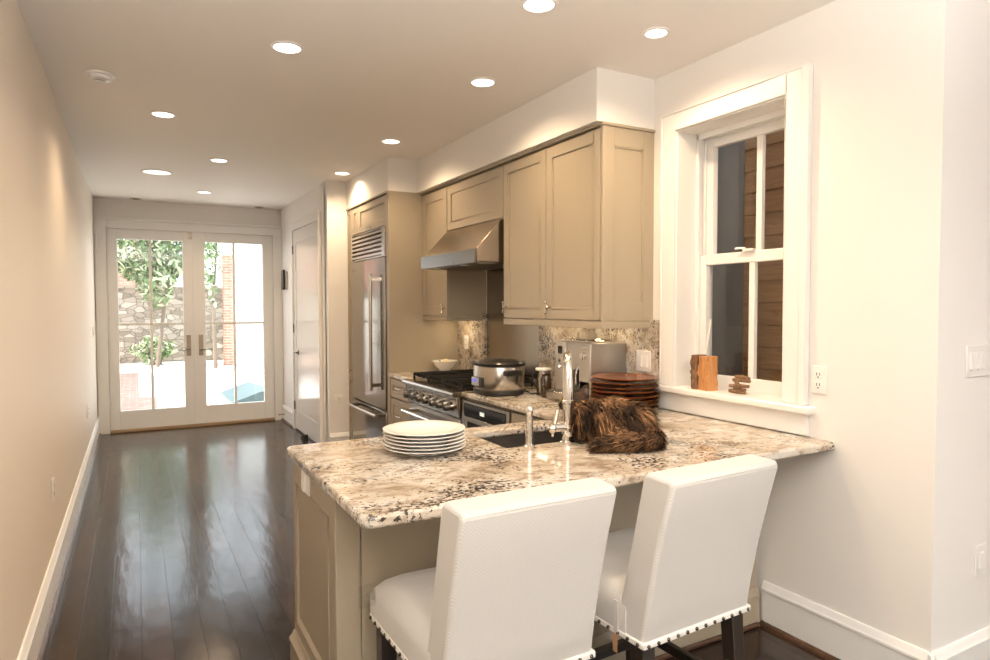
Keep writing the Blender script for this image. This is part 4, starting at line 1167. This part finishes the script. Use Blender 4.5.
# ================================================================== STOOLS
def make_stool(label):
    u = thing('counter_stool', label, 'stool', (0, 0, 0), 'white upholstered stools at the peninsula')
    W2 = 0.232
    # back: side profile in (y, z), swept across x with rounded sides
    prof = [(-0.262, 0.497), (-0.272, 0.515), (-0.285, 0.60), (-0.314, 0.74), (-0.346, 0.87), (-0.376, 0.980), (-0.377, 0.996), (-0.366, 1.003), (-0.282, 1.006), (-0.266, 0.999), (-0.259, 0.975), (-0.233, 0.86), (-0.205, 0.74), (-0.178, 0.62), (-0.150, 0.55), (-0.140, 0.497)]
    MB().prism(prof, 'x', -W2, W2).build('backrest', M['fabric'], u, bevel=0.016, seg=3, angle=50)
    MB().tube([(-W2 + 0.010, -0.3735, 0.990), (0, -0.3745, 0.991), (W2 - 0.010, -0.3735, 0.990)], 0.0030, 6).build('seam', M['fabric'], u)
    # seat: crowned cushion over a box
    xs = [-1, -.97, -.85, -.6, -.3, 0, .3, .6, .85, .97, 1]
    ys = [-0.20, -0.15, -0.08, 0.0, 0.08, 0.16, 0.215, 0.245, 0.258]
    vs = []; nx, ny = len(xs), len(ys)
    rnd = random.Random(3)
    for j, y in enumerate(ys):
        for i, x in enumerate(xs):
            edge = min(1, (1 - abs(x)) / 0.25); fe = min(1, (0.258 - y) / 0.07)
            z = 0.575 + 0.062 * math.sqrt(max(0, 1 - (1 - edge) ** 2)) * math.sqrt(max(0, 1 - (1 - fe) ** 2)) + rnd.uniform(-.002, .002)
            vs.append((x * (W2 + 0.004), y, z))
    fs = [(j * nx + i, j * nx + i + 1, (j + 1) * nx + i + 1, (j + 1) * nx + i) for j in range(ny - 1) for i in range(nx - 1)]
    base = len(vs)
    ring = [i for i in range(nx)] + [j * nx + nx - 1 for j in range(1, ny)] + [(ny - 1) * nx + i for i in range(nx - 2, -1, -1)] + [j * nx for j in range(ny - 2, 0, -1)]
    vs += [(vs[r][0], vs[r][1], 0.497) for r in ring]
    k = len(ring)
    fs += [(ring[i], base + i, base + (i + 1) % k, ring[(i + 1) % k]) for i in range(k)]
    fs.append(tuple(base + i for i in range(k)))
    st = MB().add(vs, fs).build('seat', M['fabric'], u, angle=60)
    # trim tape with nailheads round the lower edge
    t = MB()
    z0, z1 = 0.494, 0.512
    t.box(-W2 - 0.004, W2 + 0.004, -0.279, -0.266, z0, z1).box(-W2 - 0.006, -W2 + 0.004, -0.275, 0.260, z0, z1).box(W2 - 0.004, W2 + 0.006, -0.275, 0.260, z0, z1).box(-W2 - 0.004, W2 + 0.004, 0.252, 0.262, z0, z1)
    t.build('trim_tape', M['tape'], u, bevel=0.003)
    nm = None
    def nail(x, y):
        nonlocal nm
        if nm is None:
            nm = MB().ball((0, 0, 0), 0.0058, 10, 6).build('nailhead', M['nail'], u)
            nm.location = (x, y, 0.503)
        else:
            c_ = nm.copy(); COL.objects.link(c_); c_.parent = u; c_.location = (x, y, 0.503)
    for i in range(12):
        nail(-W2 + 0.012 + i * (2 * W2 - 0.024) / 11, -0.280)
    for i in range(13):
        for sx in (-1, 1):
            nail(sx * (W2 + 0.007), -0.255 + i * 0.0415)
    # legs and stretchers
    for sx in (-1, 1):
        for y0, lean in ((0.215, 0.0), (-0.232, -0.035)):
            x = sx * 0.198
            a, b = 0.026, 0.020
            vs = [(x - b, y0 + lean - b, 0), (x + b, y0 + lean - b, 0), (x + b, y0 + lean + b, 0), (x - b, y0 + lean + b, 0), (x - a, y0 - a, 0.497), (x + a, y0 - a, 0.497), (x + a, y0 + a, 0.497), (x - a, y0 + a, 0.497)]
            MB().add(vs, [(3, 2, 1, 0), (4, 5, 6, 7), (0, 1, 5, 4), (1, 2, 6, 5), (2, 3, 7, 6), (3, 0, 4, 7)]).build('leg', M['leg_wood'], u, bevel=0.003)
        MB().box(sx * 0.198 - 0.012, sx * 0.198 + 0.012, -0.25, 0.20, 0.225, 0.26).build('stretcher', M['leg_wood'], u, bevel=0.003)
    MB().box(-0.185, 0.185, 0.200, 0.228, 0.17, 0.205).build('footrest', M['leg_wood'], u, bevel=0.003)
    MB().box(-0.185, 0.185, -0.262, -0.236, 0.30, 0.335).build('stretcher', M['leg_wood'], u, bevel=0.003)
    return u
s1 = make_stool('white upholstered counter stool nearest the hall, in the foreground')
s2 = dup(s1, (1.474, 1.690, 0), 'white upholstered counter stool nearest the window wall, with a hanging tag')
s1.location = (0.872, 1.715, 0)
s2.rotation_euler = (0, 0, math.radians(3.0))
s1.rotation_euler = (0, 0, math.radians(0.8))
# strap and paper tag hanging at the left side of the second stool
ORG[s2.name] = Vector((0, 0, 0))
MB().box(-0.243, -0.239, -0.175, -0.158, 0.498, 0.60).build('strap', mat('clear_grey_strap', (0.66, 0.64, 0.61), 0.15), s2)
MB().box(-0.246, -0.244, -0.176, -0.157, 0.445, 0.500).build('paper_tag', M['kraft'], s2)
ORG[s1.name] = Vector((0, 0, 0))
MB().box(-0.290, -0.238, 0.200, 0.2025, 0.56, 0.63).prism([(-0.268, 0.595), (-0.243, 0.612), (-0.243, 0.578)], 'y', 0.19, 0.212).build('plastic_film', M['film'], s1)

# ================================================================== ELECTRICAL BITS
def plate_on(name, label, cat, centre, nrm, w_, h_, kind):
    """cover plate on a wall: nrm is the outward axis as a 2-D unit vector"""
    n = Vector((*nrm, 0)); t = Vector((-n.y, n.x, 0)); c = Vector(centre)
    u = thing(name, label, cat, centre)
    def bx(a0, a1, b0, b1, d0, d1):
        vs = [c + t * a + n * d + Vector((0, 0, b)) for d in (d0, d1) for a, b in ((a0, b0), (a1, b0), (a1, b1), (a0, b1))]
        return vs, [(3, 2, 1, 0), (4, 5, 6, 7), (0, 1, 5, 4), (1, 2, 6, 5), (2, 3, 7, 6), (3, 0, 4, 7)]
    MB().add(*bx(-w_ / 2, w_ / 2, -h_ / 2, h_ / 2, 0, 0.007)).build('cover_plate', M['plastic_white'], u, bevel=0.003)
    if kind == 'outlet':
        for dz in (-0.022, 0.022):
            s = MB().add(*bx(-0.017, 0.017, dz - 0.016, dz + 0.016, 0.006, 0.0095)).build('socket', M['plastic_white'], u, bevel=0.004)
            sl = MB()
            for a in (-0.007, 0.007):
                sl.add(*bx(a - 0.0016, a + 0.0016, dz - 0.003, dz + 0.009, 0.009, 0.0102))
            sl.add(*bx(-0.003, 0.003, dz - 0.013, dz - 0.007, 0.009, 0.0102))
            sl.build('slot', M['slot'], s)
    else:
        k = int(kind)
        for i in range(k):
            a = (i - (k - 1) / 2) * 0.046
            MB().add(*bx(a - 0.0165, a + 0.0165, -0.034, 0.034, 0.006, 0.009)).build('switch_frame', M['plastic_white'], u, bevel=0.001)
            vs, fs = bx(a - 0.014, a + 0.014, -0.030, 0.030, 0.008, 0.011)
            vs[4] += n * 0.004; vs[5] += n * 0.004
            MB().add(vs, fs).build('rocker', M['plastic_white'], u)
    return u
plate_on('wall_outlet', 'white outlet on the wall right of the window', 'outlet', (XR, 1.757, 1.163), (-1, 0), 0.074, 0.118, 'outlet')
plate_on('light_switch', 'white double switch on the granite backsplash behind the wooden plates', 'light switch', (XR - 0.02, 2.825, 1.166), (-1, 0), 0.118, 0.118, '2')
plate_on('wall_outlet', 'white outlet on the backsplash above the white bowl', 'outlet', (XR - 0.02, 5.075, 1.165), (-1, 0), 0.074, 0.118, 'outlet')
plate_on('light_switch', 'white triple rocker switch at the right edge', 'light switch', (2.802, YC, 1.266), (0, -1), 0.165, 0.122, '3')
plate_on('wall_outlet', 'white outlet below the triple switch at the right edge', 'outlet', (2.862, YC, 0.488), (0, -1), 0.076, 0.124, '1')
plate_on('wall_outlet', 'white outlet on the short wall left of the refrigerator', 'outlet', (1.775, 6.487, 0.53), (0, -1), 0.076, 0.12, 'outlet')
plate_on('wall_outlet', 'white outlet low on the left wall, the nearer one', 'outlet', (XL, 4.09, 0.52), (1, 0), 0.074, 0.118, 'outlet')
plate_on('wall_outlet', 'white outlet low on the left wall, the farther one', 'outlet', (XL, 6.96, 0.53), (1, 0), 0.074, 0.118, 'outlet')
plate_on('light_switch', 'white switch on the left wall near the glazed doors', 'light switch', (XL, 8.17, 1.21), (1, 0), 0.074, 0.118, '1')
plate_on('wall_outlet', 'white outlet on the greige peninsula end panel', 'outlet', (IX0, 2.44, 0.826), (-1, 0), 0.122, 0.074, '1')
u = thing('wall_sensor', 'small white alarm sensor high on the left wall beside the doors', 'sensor', (XL, 8.735, 2.36))
MB().box(XL, XL + 0.022, 8.72, 8.75, 2.30, 2.42).build('case', M['plastic_white'], u, bevel=0.004)
u = thing('intercom_handset', 'black wall handset between the glazed doors and pantry door', 'intercom', (XP, 8.55, 1.80))
MB().box(XP - 0.028, XP, 8.42, 8.70, 1.69, 1.915).build('cradle', M['silver_plastic'], u, bevel=0.006)
MB().box(XP - 0.055, XP - 0.026, 8.43, 8.55, 1.685, 1.935).build('handset', M['black'], u, bevel=0.010)
u = thing('door_stop', 'small black door stop on the floor under the pantry door', 'door stop', (1.63, 7.35, 0))
MB().prism([(7.30, 0.0), (7.46, 0.0), (7.46, 0.018), (7.32, 0.06), (7.30, 0.06)], 'x', 1.605, 1.655).build('wedge', M['black_rubber'], u, bevel=0.004)
u = thing('spring_door_stop', 'thin metal spring door stop at the baseboard beside the doors', 'door stop', (XP - 0.02, 8.60, 0.10))
MB().cyl((XP - 0.02, 8.60, 0.10), (XP - 0.09, 8.60, 0.10), 0.006, seg=8).cyl((XP - 0.09, 8.60, 0.10), (XP - 0.10, 8.60, 0.10), 0.009, seg=8).build('spring', M['nickel'], u)

# ================================================================== CEILING FITTINGS
def can(x, y, label, energy, r=0.061, dim=False, color=WARM):
    u = thing('recessed_light', label, 'ceiling light', (x, y, H), 'recessed ceiling lights')
    MB().lathe([(r + 0.014, 0.0), (r + 0.013, -0.005), (r + 0.002, -0.007), (r, -0.003), (r, 0.0)], (x, y, H), 40).build('trim_ring', M['plastic_white'], u)
    MB().lathe([(0, -0.0035), (r + 0.001, -0.0035), (r + 0.001, -0.001), (0, -0.001)], (x, y, H), 32).build('lens', M['lens_dim'] if dim else M['lens'], u)
    if energy:
        ld_ = bpy.data.lights.new('recessed_lamp', 'SPOT')
        ld_.energy = energy; ld_.color = color; ld_.spot_size = math.radians(154); ld_.spot_blend = 0.8; ld_.shadow_soft_size = r * 0.8
        lo = bpy.data.objects.new('recessed_lamp', ld_); COL.objects.link(lo)
        lo.parent = u; lo.location = (0, 0, -0.012)
    return u
K4 = 4 * PI
can(0.665, 3.276, 'recessed ceiling light in the hall row, nearest and largest', CAN_W * K4)
can(0.184, 4.785, 'recessed ceiling light nearest the left wall', CAN_W * K4)
can(0.652, 6.049, 'recessed ceiling light in the hall between smaller and larger ones', CAN_W * K4)
can(0.684, 7.806, 'farthest recessed ceiling light, close to the glazed doors', CAN_W * K4)
can(1.717, 4.744, 'recessed ceiling light in front of the range hood soffit', CAN_W * K4)
can(1.721, 6.091, 'recessed ceiling light close to the refrigerator soffit', CAN_W * K4)
can(1.720, 3.262, 'recessed ceiling light in front of the large upper cabinet', CAN_W * K4)
can(1.485, 2.319, 'recessed ceiling light cut by the top edge of the picture', CAN_W * K4)
can(2.105, 2.300, 'recessed ceiling light nearest the window', CAN_W * K4, r=0.047)
for (x, y) in ((0.35, -0.35), (1.65, -0.45), (0.6, -1.7), (1.9, -1.7), (1.2, -3.0), (3.8, -3.4)):  # invented cans out of view, added to brighten the near side
    can(x, y, 'added recessed fill light behind the camera, unseen', FRONT_W * K4, color=FRONT_WARM)
can(0.205, 6.860, 'wide recessed ceiling fitting with a dimmer lens near the left wall', 0, 0.118, True)
u = thing('smoke_detector', 'round white smoke detector on the ceiling near the left wall', 'smoke detector', (-0.138, 4.13, H))
MB().lathe([(0.070, 0), (0.070, -0.010), (0.058, -0.014), (0.052, -0.030), (0.036, -0.036), (0, -0.036)], (-0.138, 4.13, H), 36).build('case', M['plastic_white'], u)
MB().lathe([(0.026, -0.0355), (0.026, -0.039), (0, -0.039)], (-0.138, 4.13, H), 20).build('test_button', M['silver_plastic'], u)
for (x, y, l) in ((0.03, 8.66, 'small ceiling vent above the left glazed door'), (1.39, 8.66, 'small ceiling vent above the right glazed door')):
    u = thing('ceiling_vent', l, 'vent', (x, y, H))
    MB().lathe([(0.060, 0), (0.060, -0.004), (0.045, -0.006), (0.040, -0.002), (0, -0.002)], (x, y, H), 24).build('vent_ring', M['silver_plastic'], u)
    MB().lathe([(0.028, 0), (0.028, -0.009), (0, -0.010)], (x, y, H), 20).build('vent_disc', M['steel_dark'], u)

# under-cabinet lights
def bar_light(y0, y1, x, z, label, watts):
    u = thing('cabinet_light', label, 'under cabinet light', (x, (y0 + y1) / 2, z))
    MB().box(x - 0.03, x + 0.03, y0, y1, z - 0.012, z).build('housing', M['plastic_white'], u, bevel=0.002)
    MB().box(x - 0.02, x + 0.02, y0 + 0.01, y1 - 0.01, z - 0.014, z - 0.011).build('lens', M['strip'], u)
    a = bpy.data.lights.new('strip_lamp', 'AREA'); a.shape = 'RECTANGLE'; a.size = 0.04; a.size_y = y1 - y0; a.energy = watts; a.color = (1.0, 0.74, 0.44)
    lo = bpy.data.objects.new('strip_lamp', a); COL.objects.link(lo); lo.parent = u; lo.location = (0, 0, -0.018)
bar_light(4.90, 5.16, 2.40, 1.395, 'warm strip light under the narrow cabinet above the white bowl', 1.6)
bar_light(2.86, 3.25, 2.42, 1.395, 'warm strip light under the large cabinet above the espresso machine', 0.6)
bar_light(3.40, 3.80, 2.42, 1.395, 'warm strip light under the large cabinet above the milk frother', 0.8)

# ================================================================== OUTDOORS
struct(MB().box(0.04, 9, 9.0, 24, -0.2, -0.05).build('patio', M['concrete'], smooth=False), 'sunlit pale concrete patio beyond the glazed doors', 'patio')
struct(MB().box(-6, 0.04, 12.5, 24, -0.2, -0.048).box(-6, 0.28, 9.0, 12.5, -0.2, -0.045).build('brick_path', M['brick_pave'], smooth=False), 'shaded red brick paving beyond the left glazed door', 'paving')
struct(MB().box(-6, 9, 8.96, 9.0, -0.2, 0.0).build('door_step', M['concrete'], smooth=False), 'concrete step outside the glazed doors', 'step')
tag(MB().box(-4, 9, 20.2, 20.7, -0.1, 1.95).box(-4, 9, 20.15, 20.75, 1.95, 2.03).build('garden_wall', M['stone'], smooth=False), 'rough stone garden wall at the back of the patio', 'wall')
tag(MB().box(-0.95, -0.85, 9.1, 17.2, -0.1, 1.65).build('side_fence', M['fence'], smooth=False), 'pale wooden fence shading the brick paving on the left', 'fence')
tag(MB().box(2.02, 2.25, 18.2, 18.5, -0.1, 2.75).box(1.99, 2.28, 18.17, 18.53, 2.75, 2.82).build('brick_pier', M['brick_wall'], smooth=False), 'red brick pier standing on the patio behind the right glazed door', 'pier')
tag(MB().box(2.30, 9, 18.25, 19.6, -0.1, 3.2).build('white_wall', painted('white_render', (0.80, 0.79, 0.76), 0.8), smooth=False), 'white rendered outbuilding wall beyond the right glazed door', 'wall')
u = thing('neighbour_house', 'pale neighbouring house with a gabled roof beyond the garden wall', 'house', (5.5, 27, 0))
MB().box(3.2, 9, 26, 30, -0.1, 5.2).build('house_wall', M['concrete'], u, smooth=False)
MB().prism([(2.9, 5.2), (6.1, 7.4), (9.3, 5.2)], 'y', 25.7, 30.2).build('roof', M['trunk'], u, smooth=False)
u = thing('brick_house', 'orange brick house wall behind the foliage on the left', 'house', (-2.5, 26, 0))
MB().box(-5.5, 0.8, 25.5, 29, -0.1, 5.6).build('house_wall', M['brick_wall'], u, smooth=False)
u = thing('cellar_hatch', 'teal ridged cellar hatch cover on the patio at the right', 'hatch', (1.75, 11.4, -0.05))
MB().prism([(1.28, -0.05), (1.28, 0.0), (1.72, 0.15), (2.25, 0.0), (2.25, -0.05)], 'y', 10.7, 12.2).build('cover', M['teal'], u)

def foliage(name, label, c, r, n, seed, leaf=0.10, stems=3):
    rnd = random.Random(seed)
    u = thing(name, label, 'shrub', (c[0], c[1], -0.05))
    tk = MB()
    for k in range(stems):
        a = 2 * PI * k / stems
        tk.tube([(c[0] + 0.1 * math.cos(a), c[1] + 0.1 * math.sin(a), -0.05), (c[0] + 0.25 * math.cos(a) * r[0], c[1] + 0.2 * math.sin(a), c[2] * 0.6), (c[0] + 0.6 * math.cos(a) * r[0], c[1] + 0.4 * math.sin(a) * r[1], c[2] + 0.3 * r[2])], [0.05, 0.04, 0.015], 8)
    tk.build('trunk', M['trunk'], u)
    fo = MB()
    for _ in range(n):
        v = Vector((rnd.gauss(0, 1), rnd.gauss(0, 1), rnd.gauss(0, 1))).normalized() * rnd.uniform(0.45, 1.0)
        bumpy = 0.85 + 0.2 * math.sin(5 * v.x + seed) * math.cos(4 * v.z)
        p = Vector((c[0] + v.x * r[0] * bumpy, c[1] + v.y * r[1] * bumpy, c[2] + v.z * r[2] * bumpy))
        R_ = Euler((rnd.uniform(-1.2, 1.2), rnd.uniform(-1.2, 1.2), rnd.uniform(0, 6.28))).to_matrix()
        s = leaf * rnd.uniform(0.6, 1.3)
        q = [Vector((-s, 0, 0)), Vector((-s * .3, s * .34, s * .08)), Vector((s * .5, s * .28, s * .06)), Vector((s, 0, -s * .1)), Vector((s * .5, -s * .28, s * .06)), Vector((-s * .3, -s * .34, s * .08))]
        fo.add([p + R_ @ t for t in q], [(0, 1, 2, 3), (0, 3, 4, 5)], 0 if rnd.random() < 0.55 else 1)
    o = fo.build('foliage', [M['leaf_a'], M['leaf_b']], u, smooth=False, clean=False)
    o['kind'] = 'stuff'
    return u
foliage('garden_tree', 'large leafy green tree above the stone wall, left door', (0.38, 18.6, 3.0), (1.25, 0.9, 1.6), 3400, 4, 0.105, 1)
foliage('garden_tree', 'pale leafy tree seen through the left half of the right door', (1.62, 17.4, 2.7), (0.30, 0.35, 1.3), 380, 9, 0.085, 1)
foliage('garden_shrub', 'low leafy shrub growing at the foot of the stone wall', (0.45, 19.4, 0.35), (0.6, 0.4, 0.40), 500, 12, 0.08)
